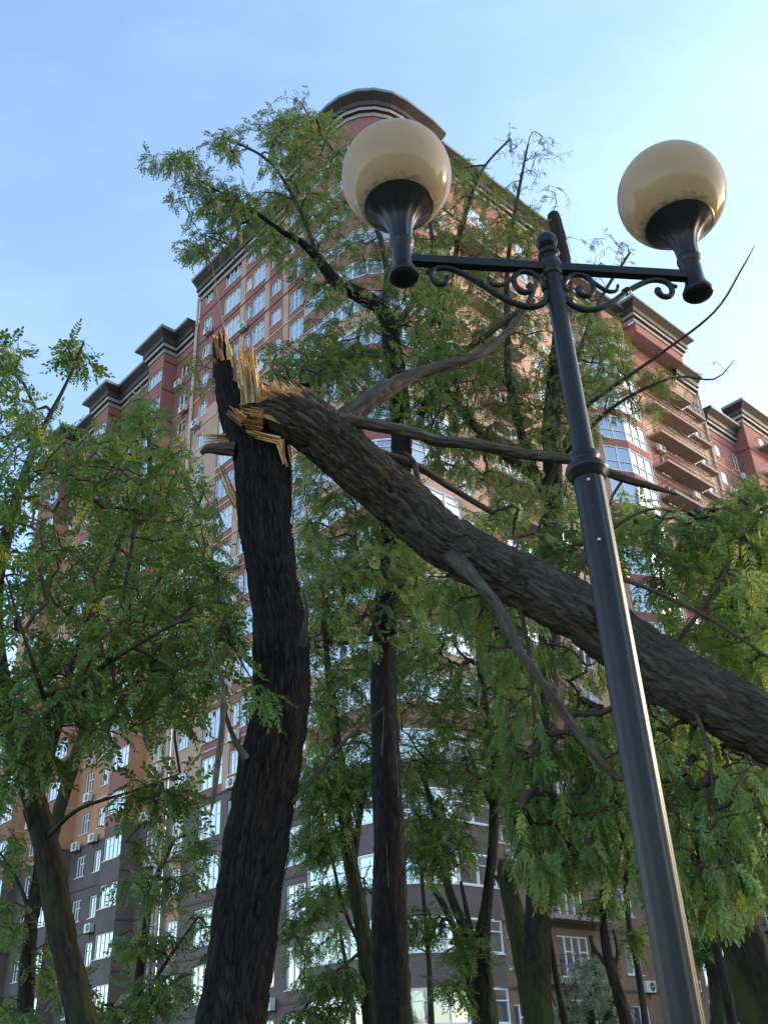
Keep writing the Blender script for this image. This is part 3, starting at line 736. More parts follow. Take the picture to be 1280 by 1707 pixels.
# ------------------------------------------------------------------ bark
def bark_mat(name, c_dark, c_mid, c_light, rust=None, uv=True, moss=None):
    m = bpy.data.materials.new(name); m.use_nodes = True
    n = m.node_tree; b = n.nodes['Principled BSDF']; b.inputs['Roughness'].default_value = 0.85; b.inputs['Specular IOR Level'].default_value = 0.14
    L = n.links.new
    if uv:
        t = n.nodes.new('ShaderNodeUVMap'); t.uv_map = 'bark'; src = t.outputs[0]
    else:
        t = n.nodes.new('ShaderNodeTexCoord'); src = t.outputs['Object']
    def noise(scale, stretch, det=6, dist=0.0):
        mp_ = n.nodes.new('ShaderNodeMapping'); mp_.inputs['Scale'].default_value = stretch; L(src, mp_.inputs[0])
        z = n.nodes.new('ShaderNodeTexNoise'); z.inputs['Scale'].default_value = scale; z.inputs['Detail'].default_value = det; z.inputs['Distortion'].default_value = dist
        z.inputs['Roughness'].default_value = 0.65
        L(mp_.outputs[0], z.inputs['Vector']); return z.outputs[0]
    st = (1, 0.16, 1) if uv else (1, 1, 0.2)
    a = noise(34, st, 8, 0.6); r = n.nodes.new('ShaderNodeValToRGB'); e = r.color_ramp.elements
    e[0].position = 0.30; e[0].color = (*c_dark, 1); e[1].position = 0.72; e[1].color = (*c_light, 1); x = e.new(0.5); x.color = (*c_mid, 1)
    L(a, r.inputs[0]); colr = r.outputs[0]
    for extra, sc, lo, hi, stc in ((rust, 7, 0.56, 0.70, (1, 0.10, 1) if uv else (1, 1, 0.15)), (moss, 3, 0.50, 0.62, (1, 0.5, 1) if uv else (1, 1, 0.6))):
        if not extra: continue
        f = noise(sc, stc, 6, 0.3); rr = n.nodes.new('ShaderNodeValToRGB'); rr.color_ramp.elements[0].position = lo; rr.color_ramp.elements[1].position = hi
        mm = n.nodes.new('ShaderNodeMix'); mm.data_type = 'RGBA'; mm.inputs[7].default_value = (*extra, 1)
        L(f, rr.inputs[0]); L(rr.outputs[0], mm.inputs[0]); L(colr, mm.inputs[6]); colr = mm.outputs[2]
    L(colr, b.inputs['Base Color'])
    bp = n.nodes.new('ShaderNodeBump'); bp.inputs['Strength'].default_value = 0.7; bp.inputs['Distance'].default_value = 0.010
    L(noise(46, st, 9, 0.8), bp.inputs['Height']); L(bp.outputs[0], b.inputs['Normal'])
    return m
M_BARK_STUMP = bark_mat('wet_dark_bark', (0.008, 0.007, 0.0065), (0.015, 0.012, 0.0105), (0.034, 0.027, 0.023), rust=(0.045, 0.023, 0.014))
M_BARK_FALL = bark_mat('furrowed_grey_bark', (0.028, 0.022, 0.018), (0.056, 0.045, 0.036), (0.100, 0.084, 0.069), rust=(0.12, 0.068, 0.034))
M_BARK = bark_mat('tree_bark', (0.022, 0.018, 0.014), (0.045, 0.037, 0.029), (0.085, 0.072, 0.056), uv=False, moss=(0.045, 0.055, 0.020))
M_BARK_PALE = bark_mat('pale_bark', (0.06, 0.05, 0.04), (0.11, 0.09, 0.07), (0.17, 0.145, 0.115), uv=False)
M_TWIG = M('twig_bark', (0.050, 0.036, 0.027), 0.8, 0.2, noise=(12, (0.085, 0.055, 0.042), 0.4, 0.7))
M_BARK_LIMB = bark_mat('limb_bark', (0.035, 0.027, 0.022), (0.070, 0.054, 0.043), (0.125, 0.102, 0.082), rust=(0.12, 0.075, 0.045))
def wood_mat(name, c1, c2, c3):
    m = bpy.data.materials.new(name); m.use_nodes = True
    n = m.node_tree; b = n.nodes['Principled BSDF']; b.inputs['Roughness'].default_value = 0.75; b.inputs['Specular IOR Level'].default_value = 0.2
    L = n.links.new; t = n.nodes.new('ShaderNodeTexCoord'); oi = n.nodes.new('ShaderNodeObjectInfo')
    mp_ = n.nodes.new('ShaderNodeMapping'); mp_.inputs['Scale'].default_value = (1, 1, 0.07); L(t.outputs['Object'], mp_.inputs[0]); L(oi.outputs['Location'], mp_.inputs['Location'])
    z = n.nodes.new('ShaderNodeTexNoise'); z.inputs['Scale'].default_value = 240; z.inputs['Detail'].default_value = 5; L(mp_.outputs[0], z.inputs['Vector'])
    r = n.nodes.new('ShaderNodeValToRGB'); e = r.color_ramp.elements; e[0].position = 0.32; e[0].color = (*c1, 1); e[1].position = 0.68; e[1].color = (*c3, 1); x = e.new(0.5); x.color = (*c2, 1)
    hs = n.nodes.new('ShaderNodeHueSaturation'); mr = n.nodes.new('ShaderNodeMapRange'); mr.inputs[3].default_value = 0.72; mr.inputs[4].default_value = 1.2
    L(oi.outputs['Random'], mr.inputs[0]); L(mr.outputs[0], hs.inputs['Value'])
    L(z.outputs[0], r.inputs[0]); L(r.outputs[0], hs.inputs['Color']); L(hs.outputs[0], b.inputs['Base Color'])
    bp = n.nodes.new('ShaderNodeBump'); bp.inputs['Strength'].default_value = 0.8; bp.inputs['Distance'].default_value = 0.004; L(z.outputs[0], bp.inputs['Height']); L(bp.outputs[0], b.inputs['Normal'])
    return m
M_WOOD = wood_mat('fresh_split_wood', (0.46, 0.20, 0.055), (0.62, 0.32, 0.10), (0.74, 0.46, 0.19))
M_SAP = wood_mat('pale_sapwood', (0.46, 0.30, 0.14), (0.58, 0.40, 0.20), (0.68, 0.50, 0.28))
M_WOODBROWN = wood_mat('brown_split_wood', (0.18, 0.075, 0.03), (0.30, 0.13, 0.05), (0.42, 0.21, 0.09))

def bark_height(theta, l, R, seed, tilt=0.0, ridge=1.0):
    """plates and furrows in metres, -..+"""
    cy = lambda k, kl: np.stack([np.cos(theta)*R*k, np.sin(theta)*R*k, l*kl], -1)
    n1 = max(6, int(round(2*pi*R/0.075))); n2 = max(8, int(round(2*pi*R/0.036)))
    wob = fbm(cy(6, 2.0), 3, seed)*1.3 + fbm(cy(24, 7.0), 3, seed+3)*0.45
    u = theta/(2*pi) + tilt*l
    d1 = worley_cyl(u*n1 + wob, l/0.55 + fbm(cy(9, 4), 3, seed+9)*0.8, n1, seed)            # long interlaced furrows
    d2 = worley_cyl(u*n2 + wob*1.6, l/0.135 + fbm(cy(14, 8), 3, seed+12)*0.7, n2, seed+5)   # plates between them
    p1 = np.clip(d1*2.0, 0, 1)**0.6; p2 = np.clip(d2*2.6, 0, 1)**0.45
    lift = fbm(cy(16, 6), 2, seed+33)                                                       # plates lifting unevenly
    flake = fbm(cy(70, 26), 4, seed+20)
    return ridge*(0.012*(p1-0.65) + (0.013+0.012*lift)*(p2-0.65) + 0.006*flake)

def hero_tube(P, R, N0, step, ncol, seed, lo=None, hi=None, tilt=0.0, ridge=1.0, lump=0.05, cap_lo=None, cap_hi=None):
    """bark covered limb; lo(theta)/hi(theta) give the arc length where each strip of bark begins/ends; open ends get split wood caps"""
    C, RR = catmull(P, R, 0.03)
    seg = np.linalg.norm(np.diff(C, axis=0), axis=1); l = np.concatenate([[0], np.cumsum(seg)])
    T = np.gradient(C, axis=0); T /= np.linalg.norm(T, axis=1, keepdims=True)
    Ns = []; nn = np.array(N0, float)
    for t in T: nn = nn - t*(nn @ t); nn /= np.linalg.norm(nn); Ns.append(nn.copy())
    Ns = np.array(Ns); Bs = np.cross(T, Ns)
    th = np.arange(ncol)*2*pi/ncol
    l0 = np.zeros(ncol) if lo is None else lo(th); l1 = np.full(ncol, l[-1]) if hi is None else hi(th)
    rows = int(l[-1]/step)+2
    tt = np.linspace(0, 1, rows)[:, None]
    LL = l0[None]*(1-tt) + l1[None]*tt; TH = np.broadcast_to(th[None], LL.shape)
    ip = lambda A: np.stack([np.interp(LL, l, A[:, k]) for k in range(3)], -1)
    c, n_, b_ = ip(C), ip(Ns), ip(Bs); r = np.interp(LL, l, RR)
    pl = np.stack([np.cos(TH)*1.3, np.sin(TH)*1.3, LL*1.6], -1)
    rr = r*(1+lump*2*fbm(pl, 2, seed+40)) + bark_height(TH, LL, float(np.mean(R)), seed, tilt, ridge)*np.clip(r/0.10, 0.06, 1.0)
    V = c + rr[..., None]*(np.cos(TH)[..., None]*n_ + np.sin(TH)[..., None]*b_)
    v = V.reshape(-1, 3); nv = len(v)
    i = np.arange(rows-1)[:, None]*ncol; j = np.arange(ncol)[None]; j2 = (j+1) % ncol
    f = np.stack([i+j, i+j2, i+ncol+j2, i+ncol+j], -1).reshape(-1, 4)
    uvv = np.stack([TH*float(np.mean(R)), LL], -1).reshape(-1, 2)
    verts = [v]; faces = [f]; uvs = [uvv]; mats = [np.zeros(len(f), int)]
    for cap, row, sgn, depth in ((cap_lo, 0, 1, cap_lo), (cap_hi, rows-1, -1, cap_hi)):
        if cap is None: continue
        base = sum(len(a) for a in verts); prev = np.arange(ncol)+row*ncol
        le = LL[row]; rad = rr[row]
        for q, (fr, dp) in enumerate(((0.86, 0.05), (0.6, 0.5), (0.3, 0.8), (0.02, 1.0))):
            jag = rng.uniform(-0.5, 0.5, ncol)*0.06
            tgt = le*(1-fr*0+0) if q == 0 else le*fr + (np.mean(le))*(1-fr)
            lc = np.clip(tgt + sgn*(depth*dp+jag*(q < 3)), 0, l[-1])
            cc = np.stack([np.interp(lc, l, C[:, k]) for k in range(3)], -1)
            n1 = np.stack([np.interp(lc, l, Ns[:, k]) for k in range(3)], -1); b1 = np.stack([np.interp(lc, l, Bs[:, k]) for k in range(3)], -1)
            vv = cc + (rad*fr)[:, None]*(np.cos(th)[:, None]*n1+np.sin(th)[:, None]*b1)
            ids = np.arange(ncol)+sum(len(a) for a in verts); verts.append(vv); uvs.append(np.stack([th*0.1, lc], -1))
            k = np.arange(ncol); k2 = (k+1) % ncol
            ff = np.stack([prev[k], prev[k2], ids[k2], ids[k]], -1)
            faces.append(ff if sgn < 0 else ff[:, ::-1]); mats.append(np.ones(len(ff), int)); prev = ids
    v = np.concatenate(verts); f = np.concatenate(faces); uvv = np.concatenate(uvs); mt = np.concatenate(mats)
    me = bpy.data.meshes.new('bark'); me.from_pydata(v.tolist(), [], f.tolist())
    me.polygons.foreach_set('material_index', mt); me.polygons.foreach_set('use_smooth', np.ones(len(f), bool))
    uvl = me.uv_layers.new(name='bark'); uvl.data.foreach_set('uv', uvv[f.ravel()].ravel())
    me.update(); return me

# ------------------------------------------------------------------ the snapped tree
SR = 5.2
stump_px = [(380, 1790, 62), (386, 1707, 57), (396, 1640, 53), (412, 1518, 51), (431, 1385, 52.5), (455, 1250, 50), (465, 1200, 47), (470, 1126, 45), (468, 1075, 44), (461, 1003, 41), (442, 880, 41), (441, 832, 44), (438, 754, 47), (421, 715, 46), (411, 680, 45), (404, 640, 43), (398, 600, 40), (393, 560, 36), (390, 530, 34)]
SP = np.array([at_r(x, y, SR) for x, y, w_ in stump_px]); SRad = np.array([w_*mpp(x, y, SR) for x, y, w_ in stump_px])
# down to the ground with a root flare
base = SP[0]; foot = np.array([base[0]-0.16, base[1]-0.02, 0.0])
SP = np.vstack([foot-[0, 0, 0.15], foot+[0, 0, 0.12], foot+(base-foot)*0.35, foot+(base-foot)*0.7, SP]); SRad = np.concatenate([[0.34, 0.27, 0.22, 0.20], SRad])
broken = thing('broken_tree', 'snapped dark tree, its upper trunk broken over and hanging down from the splintered stump', 'tree', tuple(foot))
off = -foot
_C, _ = catmull(SP, SRad, 0.03); _l = np.concatenate([[0], np.cumsum(np.linalg.norm(np.diff(_C, axis=0), axis=1))])
def l_of_py(py):
    hz = np.array([hgt(410, y, SR) for y in np.atleast_1d(py)]); return np.interp(hz, _C[:, 2], _l)
def stump_rim(th):
    x = np.cos(th); jag = rng.uniform(-1, 1, len(th)); jag2 = np.sin(th*23+1.0)
    py = np.where(x < -0.30, 588 + 16*jag + 14*jag2, np.where(x < 0.22, 588+(x+0.30)/0.52*130 + 10*jag, 728+8*jag))
    py = np.where(x < -0.86, 572+10*jag, py)
    return l_of_py(py)
me = hero_tube(SP+off, SRad, _r0, 0.009, 176, 11, hi=stump_rim, cap_hi=0.10, tilt=0.05, ridge=1.5, lump=0.05)
obj('standing_trunk', me, broken, [M_BARK_STUMP, M_WOOD])

fall_px = [(402, 668, 6.12, 33), (440, 668, 6.12, 40), (480, 682, 6.1, 44), (545, 728, 6.1, 45), (606, 784, 6.1, 44), (671, 840, 6.08, 43), (728, 892, 6.0, 42), (786, 925, 5.95, 42), (835, 952, 5.85, 43), (972, 1024, 5.6, 47), (1077, 1101, 5.45, 48),
           (1175, 1160, 5.25, 51), (1280, 1218, 5.1, 50), (1400, 1282, 5.0, 50), (1600, 1395, 4.95, 46), (1900, 1560, 4.9, 40), (2300, 1790, 4.9, 30), (2600, 2010, 4.9, 20)]
FP = np.array([at_z(x, y, z) for x, y, z, w_ in fall_px]); FRd = np.array([w_*z/F for x, y, z, w_ in fall_px])
def fall_rim(th):
    # th 0 = upper side, 90 = towards the viewer
    jag = rng.uniform(-1, 1, len(th))
    up = np.clip(np.cos(th), 0, 1); front_ = np.clip(np.sin(th), 0, 1); back = np.clip(-np.sin(th), 0, 1)
    up = np.clip(np.cos(th-0.30), 0, 1)
    return np.clip(0.03 + 0.33*up**0.55 + 0.10*back - 0.02*front_*(1-up) + 0.035*jag + 0.03*np.sin(th*9), 0.0, 1)
me = hero_tube(FP+off, FRd, _up, 0.009, 176, 31, lo=fall_rim, cap_lo=0.05, tilt=-0.16, ridge=1.75, lump=0.025)
fallen = obj('fallen_trunk', me, broken, [M_BARK_FALL, M_WOOD])

# limbs of the fallen trunk
def limb_mesh(pts, mat, parent, name='branch', n=12, lump=0.10, seed=0):
    P = np.array([at_z(x, y, z) for x, y, z, w_ in pts])+off; R = np.array([w_*z/F/2 for x, y, z, w_ in pts])
    Q, RR = catmull(P, R, 0.03)
    RR = RR*(1+lump*fbm(np.stack([Q[:, 0]*9, Q[:, 1]*9, Q[:, 2]*9], -1), 3, seed)*2)
    if R.max() > 0.02:
        return obj(name, hero_tube(P, R, np.array([0.3, 0.2, 1.0]), 0.012, 40, 50+seed, ridge=1.3, lump=lump*0.8, tilt=0.3), parent, M_BARK_LIMB), P-off
    mb = MB(); mb.tube(Q, RR, n); return mb.build(name, mat, parent), P-off
limbs_f = []
for pts, mat in (([(552, 722, 6.15, 46), (590, 688, 6.25, 36), (640, 652, 6.35, 30), (700, 622, 6.5, 20), (780, 598, 6.6, 15), (815, 580, 6.7, 13), (850, 548, 6.8, 11), (880, 505, 6.9, 9), (905, 440, 7.0, 7)], M_BARK_PALE),
                 ([(565, 700, 6.05, 24), (600, 704, 6.05, 20), (690, 722, 6.05, 19), (730, 735, 6.05, 19), (790, 740, 6.05, 19), (850, 752, 6.05, 18), (900, 760, 6.05, 18), (960, 768, 6.05, 17), (1040, 797, 6.05, 15), (1090, 812, 6.05, 11), (1128, 824, 6.05, 4)], M_BARK_PALE),
                 ([(610, 752, 6.15, 16), (650, 760, 6.2, 14), (700, 780, 6.25, 13), (760, 818, 6.3, 11), (830, 860, 6.3, 8)], M_BARK),
                 ([(735, 905, 5.98, 40), (762, 935, 5.82, 27), (792, 966, 5.6, 19), (830, 1012, 5.4, 18), (865, 1085, 5.2, 16), (905, 1140, 5.05, 16), (950, 1205, 4.95, 15), (1000, 1270, 4.85, 14), (1026, 1299, 4.8, 6)], M_BARK_PALE),
                 ([(700, 830, 6.1, 12), (690, 770, 6.15, 8), (672, 755, 6.15, 7)], M_TWIG)):
    o, P = limb_mesh(pts, mat, broken, seed=len(limbs_f)); limbs_f.append(P)

# splinters and torn pieces
def shard(p0, p1, w0, mat, flat=0.5, name='splinter', tip=0.38, parent=broken, bend=0.0):
    """a torn sliver: tapered, angular, slightly bent; its grain runs along local z"""
    p0 = np.asarray(p0)+off; p1 = np.asarray(p1)+off; d = p1-p0; Lg = np.linalg.norm(d)
    mb = MB(); ks = np.linspace(0, 1, 6); n = 6; ph = rng.uniform(0, 6)
    vs = []
    for k in ks:
        wv = w0*(1-(1-tip)*k**1.3)*rng.uniform(0.85, 1.12)
        bx = bend*sin(k*pi)*Lg
        for j in range(n):
            a = 2*pi*j/n+ph; q = rng.uniform(0.8, 1.15)
            vs.append((bx+wv*q*cos(a), flat*wv*q*sin(a), k*Lg+(rng.uniform(-0.06, 0.12)*Lg*0.6 if k == 1 else 0)))
    fs = [(i*n+j, i*n+(j+1) % n, (i+1)*n+(j+1) % n, (i+1)*n+j) for i in range(5) for j in range(n)]
    mb.add(vs, fs); mb.f.append(tuple(range(30, 36))); mb.m.append(0); mb.sm.append(False)
    mb.f.append(tuple(reversed(range(0, 6)))); mb.m.append(0); mb.sm.append(False)
    o = mb.build(name, mat, parent); o.location = p0; o.rotation_mode = 'QUATERNION'
    qz = Vector(d).to_track_quat('Z', 'Y'); o.rotation_quaternion = qz
    return o
px = lambda w_: w_*6.2/F
S = lambda x, y, z=6.25: at_z(x, y, z)
def torn_wood():
    """ragged walls of torn fibres between stump and fallen trunk"""
    mb = MB(); g = np.random.default_rng(5)
    for layer, (z0, dy) in enumerate(((6.30, -4), (6.22, 3), (6.14, 12), (6.07, 22))):
        n = 120; xs = np.linspace(402, 506, n)
        top = np.interp(xs, [402, 412, 434, 440, 456, 470, 488, 506], [586, 592, 600, 640, 655, 656, 664, 668])+dy
        top = top + 13*np.repeat(g.uniform(-1, 1, n//4+1), 4)[:n] + 9*g.uniform(-1, 1, n) - 22*(g.random(n) < 0.10)*g.random(n)
        bot = np.interp(xs, [402, 425, 470, 506], [690, 708, 704, 706])
        lean = np.interp(xs, [402, 440, 506], [-4, -8, -26])
        rows = 8; V = []
        zc = z0 + 0.018*np.repeat(g.uniform(-1, 1, n//3+1), 3)[:n] + 0.012*g.uniform(-1, 1, n)
        for i in range(rows):
            k = i/(rows-1)
            for j in range(n):
                V.append(at_z(xs[j]+lean[j]*k*k+1.2*sin(j*1.7+k*3), bot[j]+(top[j]-bot[j])*k, zc[j]+0.04*k*k+0.006*sin(j*2.3+k*5))+off)
        for i in range(rows):
            k = i/(rows-1)
            for j in range(n):
                V.append(at_z(xs[j]+lean[j]*k*k, bot[j]+(top[j]-bot[j])*(k*0.97), zc[j]+0.035)+off)
        R = rows*n
        fs = [(i*n+j, i*n+j+1, (i+1)*n+j+1, (i+1)*n+j) for i in range(rows-1) for j in range(n-1)]
        fs += [tuple(R+q for q in reversed(f)) for f in fs]
        fs += [((rows-1)*n+j, (rows-1)*n+j+1, R+(rows-1)*n+j+1, R+(rows-1)*n+j) for j in range(n-1)]
        mb.add(V, fs, layer % 2)
    return mb.build('torn_wood', [M_WOOD, M_SAP], broken)
torn_wood()
# loose fibres standing out of it
for i in range(46):
    u = rng.uniform(0, 1); bx = 404+46*u; by = 650+48*u+rng.uniform(-5, 12)
    tx = bx-4+rng.uniform(-7, 10); ty = by-rng.uniform(34, 70)*(1-0.45*u)
    shard(S(bx, by, 6.2+rng.uniform(-0.08, 0.12)), S(tx, ty, 6.2+rng.uniform(-0.06, 0.16)), px(rng.uniform(0.9, 2.6)), M_WOOD if rng.random() < 0.75 else M_SAP, rng.uniform(0.35, 0.7), bend=rng.uniform(-0.05, 0.05))
for i in range(40):
    u = rng.uniform(0, 1); bx = 484+rng.uniform(-16, 24); by = 658+40*u
    Lx = rng.uniform(20, 48); tx = bx-Lx; ty = by-Lx*rng.uniform(0.1, 0.7)
    shard(S(bx, by, 6.06+rng.uniform(-0.08, 0.1)), S(tx, ty, 6.08+rng.uniform(-0.08, 0.16)), px(rng.uniform(1.0, 2.8)), M_WOOD if rng.random() < 0.75 else M_SAP, rng.uniform(0.3, 0.6), bend=rng.uniform(-0.06, 0.06))
for x0, y0, x1, y1, w_, m, fl, z, nb in (
    (424, 712, 405, 596, 7, M_SAP, 0.5, 6.12, 4), (432, 715, 412, 640, 8, M_SAP, 0.5, 6.1, 4), (394, 640, 389, 568, 5, M_WOODBROWN, 0.5, 6.05, 3), (384, 604, 377, 560, 4, M_SAP, 0.5, 6.1, 2), (366, 600, 356, 552, 4, M_WOODBROWN, 0.6, 6.2, 2), (371, 600, 364, 572, 3.5, M_SAP, 0.6, 6.2, 2),
    (362, 606, 343, 585, 3.2, M_WOODBROWN, 0.5, 6.2, 2), (402, 650, 396, 590, 5, M_SAP, 0.4, 6.02, 3),
    (505, 672, 474, 634, 8, M_SAP, 0.6, 6.12, 4), (518, 664, 482, 634, 8, M_WOODBROWN, 0.5, 6.2, 4), (505, 684, 478, 654, 10, M_SAP, 0.5, 6.06, 5), (500, 700, 452, 672, 11, M_SAP, 0.5, 6.0, 6), (480, 706, 440, 684, 9, M_WOOD, 0.5, 5.98, 5),
    (440, 700, 404, 692, 14, M_WOODBROWN, 0.7, 5.95, 7), (442, 690, 408, 684, 10, M_WOODBROWN, 0.6, 5.94, 5), (408, 704, 381, 682, 11, M_WOODBROWN, 0.7, 5.95, 6), (440, 712, 406, 705, 8, M_WOODBROWN, 0.5, 5.95, 4),
    (470, 735, 412, 722, 8, M_SAP, 0.4, 5.97, 4), (438, 728, 404, 712, 7, M_WOODBROWN, 0.5, 5.96, 4),
    (390, 730, 330, 731, 8, M_WOODBROWN, 0.6, 6.2, 5), (390, 734, 346, 737, 5, M_SAP, 0.5, 6.2, 3),
    (398, 850, 366, 778, 8, M_WOODBROWN, 0.5, 6.0, 4), (398, 846, 374, 800, 6, M_SAP, 0.5, 6.0, 3),
    (462, 732, 480, 786, 5, M_SAP, 0.4, 5.95, 3), (470, 732, 474, 772, 4, M_WOODBROWN, 0.4, 5.95, 2), (482, 740, 486, 770, 3, M_WOODBROWN, 0.4, 5.95, 2)):
    d_ = np.array([x1-x0, y1-y0], float); L_ = np.linalg.norm(d_); nrm_ = np.array([-d_[1], d_[0]])/L_
    for q in range(nb):                       # a torn piece is a bundle of fibres of unequal length
        o_ = ((q+0.5)/nb-0.5)*2*w_*0.8; e_ = rng.uniform(0.62, 1.05); s_ = rng.uniform(0, 0.12)
        shard(S(x0+d_[0]*s_+nrm_[0]*o_, y0+d_[1]*s_+nrm_[1]*o_, z+rng.uniform(-0.015, 0.03)), S(x0+d_[0]*e_+nrm_[0]*o_*1.15, y0+d_[1]*e_+nrm_[1]*o_*1.15, z+rng.uniform(-0.02, 0.04)),
              px(w_/nb*rng.uniform(0.9, 1.5)), m if rng.random() < 0.8 else M_WOOD, rng.uniform(0.5, 0.9), tip=rng.uniform(0.2, 0.7), bend=rng.uniform(-0.03, 0.03))
# pale sapwood laid bare in a long tear down the front of the fallen trunk
for i in range(9):
    k = i/8; x0, y0 = 436+6*k, 690+7*k
    shard(S(x0, y0, 5.965), S(x0+rng.uniform(55, 84), y0+rng.uniform(14, 26), 5.955), px(1.6), M_SAP, 0.5, tip=0.2, bend=rng.uniform(-0.02, 0.02))
shard(S(388, 612, 6.15), S(368, 520, 6.2), px(1.7), M_SAP, 0.5, tip=0.5); shard(S(368, 522, 6.2), S(352, 432, 6.25), px(0.9), M_SAP, 0.6, tip=0.3)
limb_mesh([(392, 750, 6.1, 22), (366, 748, 6.1, 20), (346, 748, 6.1, 15), (335, 756, 6.1, 6)], M_BARK, broken, 'broken_stub', seed=4)
limb_mesh([(505, 1075, 5.15, 14), (508, 1050, 5.1, 10), (512, 1020, 5.1, 7), (506, 985, 5.1, 4)], M_BARK, broken, 'broken_stub', seed=5)
limb_mesh([(410, 1265, 4.9, 14), (392, 1235, 4.9, 9), (376, 1190, 4.9, 6), (371, 1140, 4.9, 5), (346, 1070, 4.9, 3)], M_TWIG, broken, 'branch', seed=6)
limb_mesh([(372, 1150, 4.7, 7), (370, 1215, 4.7, 11), (362, 1280, 4.7, 12), (357, 1325, 4.7, 8), (350, 1362, 4.7, 2)], M_BARK_PALE, broken, 'hanging_bark_strip', seed=7)
limb_mesh([(487, 1340, 5.0, 9), (520, 1300, 5.1, 8), (580, 1230, 5.2, 6), (640, 1180, 5.4, 4)], M_TWIG, broken, 'branch', seed=8)
# loose strips of bark along the stump's sides
for x0, y0, x1, y1 in ((487, 880, 492, 800), (494, 960, 489, 890), (500, 1010, 496, 930), (480, 1400, 495, 1330), (470, 1480, 483, 1420), (462, 1560, 468, 1490), (452, 1640, 462, 1570), (476, 850, 484, 790)):
    zz = SR*(0.87+0.503*(1.6*0+max(0, (1800-(y0+y1)/2)/1628*0.95)))
    shard(at_r(x0, y0, SR-0.02), at_r(x1, y1, SR-0.02), px(4), M_BARK_PALE, 0.35, name='bark_strip')

# ------------------------------------------------------------------ foliage
def leaf_mat(name, dark, mid, light, yellow, trans=0.38, gloss=0.42):
    m = bpy.data.materials.new(name); m.use_nodes = True
    n = m.node_tree; L = n.links.new; b = n.nodes['Principled BSDF']
    b.inputs['Roughness'].default_value = gloss; b.inputs['Specular IOR Level'].default_value = 0.32
    a = n.nodes.new('ShaderNodeAttribute'); a.attribute_name = 'tint'
    sp = n.nodes.new('ShaderNodeSeparateColor'); L(a.outputs['Color'], sp.inputs[0])
    r = n.nodes.new('ShaderNodeValToRGB'); e = r.color_ramp.elements
    e[0].position = 0.0; e[0].color = (*dark, 1); e[1].position = 0.94; e[1].color = (*light, 1); x = e.new(0.5); x.color = (*mid, 1); y = e.new(0.99); y.color = (*yellow, 1)
    L(sp.outputs[0], r.inputs[0]); L(r.outputs[0], b.inputs['Base Color'])
    t = n.nodes.new('ShaderNodeBsdfTranslucent'); hs = n.nodes.new('ShaderNodeHueSaturation'); hs.inputs['Hue'].default_value = 0.485; hs.inputs['Saturation'].default_value = 1.1; hs.inputs['Value'].default_value = 1.5
    L(r.outputs[0], hs.inputs['Color']); L(hs.outputs[0], t.inputs['Color'])
    ms = n.nodes.new('ShaderNodeMixShader'); ms.inputs[0].default_value = trans
    L(b.outputs[0], ms.inputs[1]); L(t.outputs[0], ms.inputs[2]); L(ms.outputs[0], n.nodes['Material Output'].inputs[0])
    return m
LM_A = leaf_mat('locust_leaf', (0.061, 0.112, 0.033), (0.114, 0.182, 0.045), (0.194, 0.260, 0.051), (0.429, 0.390, 0.055))
LM_B = leaf_mat('locust_leaf_grey', (0.091, 0.133, 0.042), (0.156, 0.208, 0.055), (0.248, 0.274, 0.070), (0.439, 0.333, 0.082))
LM_F = leaf_mat('wilting_leaf', (0.084, 0.137, 0.042), (0.148, 0.221, 0.058), (0.237, 0.306, 0.077), (0.352, 0.384, 0.082), trans=0.45)
LM_D = leaf_mat('dark_fine_leaf', (0.054, 0.109, 0.034), (0.103, 0.172, 0.045), (0.175, 0.242, 0.051), (0.286, 0.286, 0.055))  # darker green leaf colour for the fine foliage
LM_S = leaf_mat('silver_leaf', (0.12, 0.15, 0.09), (0.22, 0.25, 0.16), (0.36, 0.37, 0.26), (0.45, 0.43, 0.28), trans=0.25)

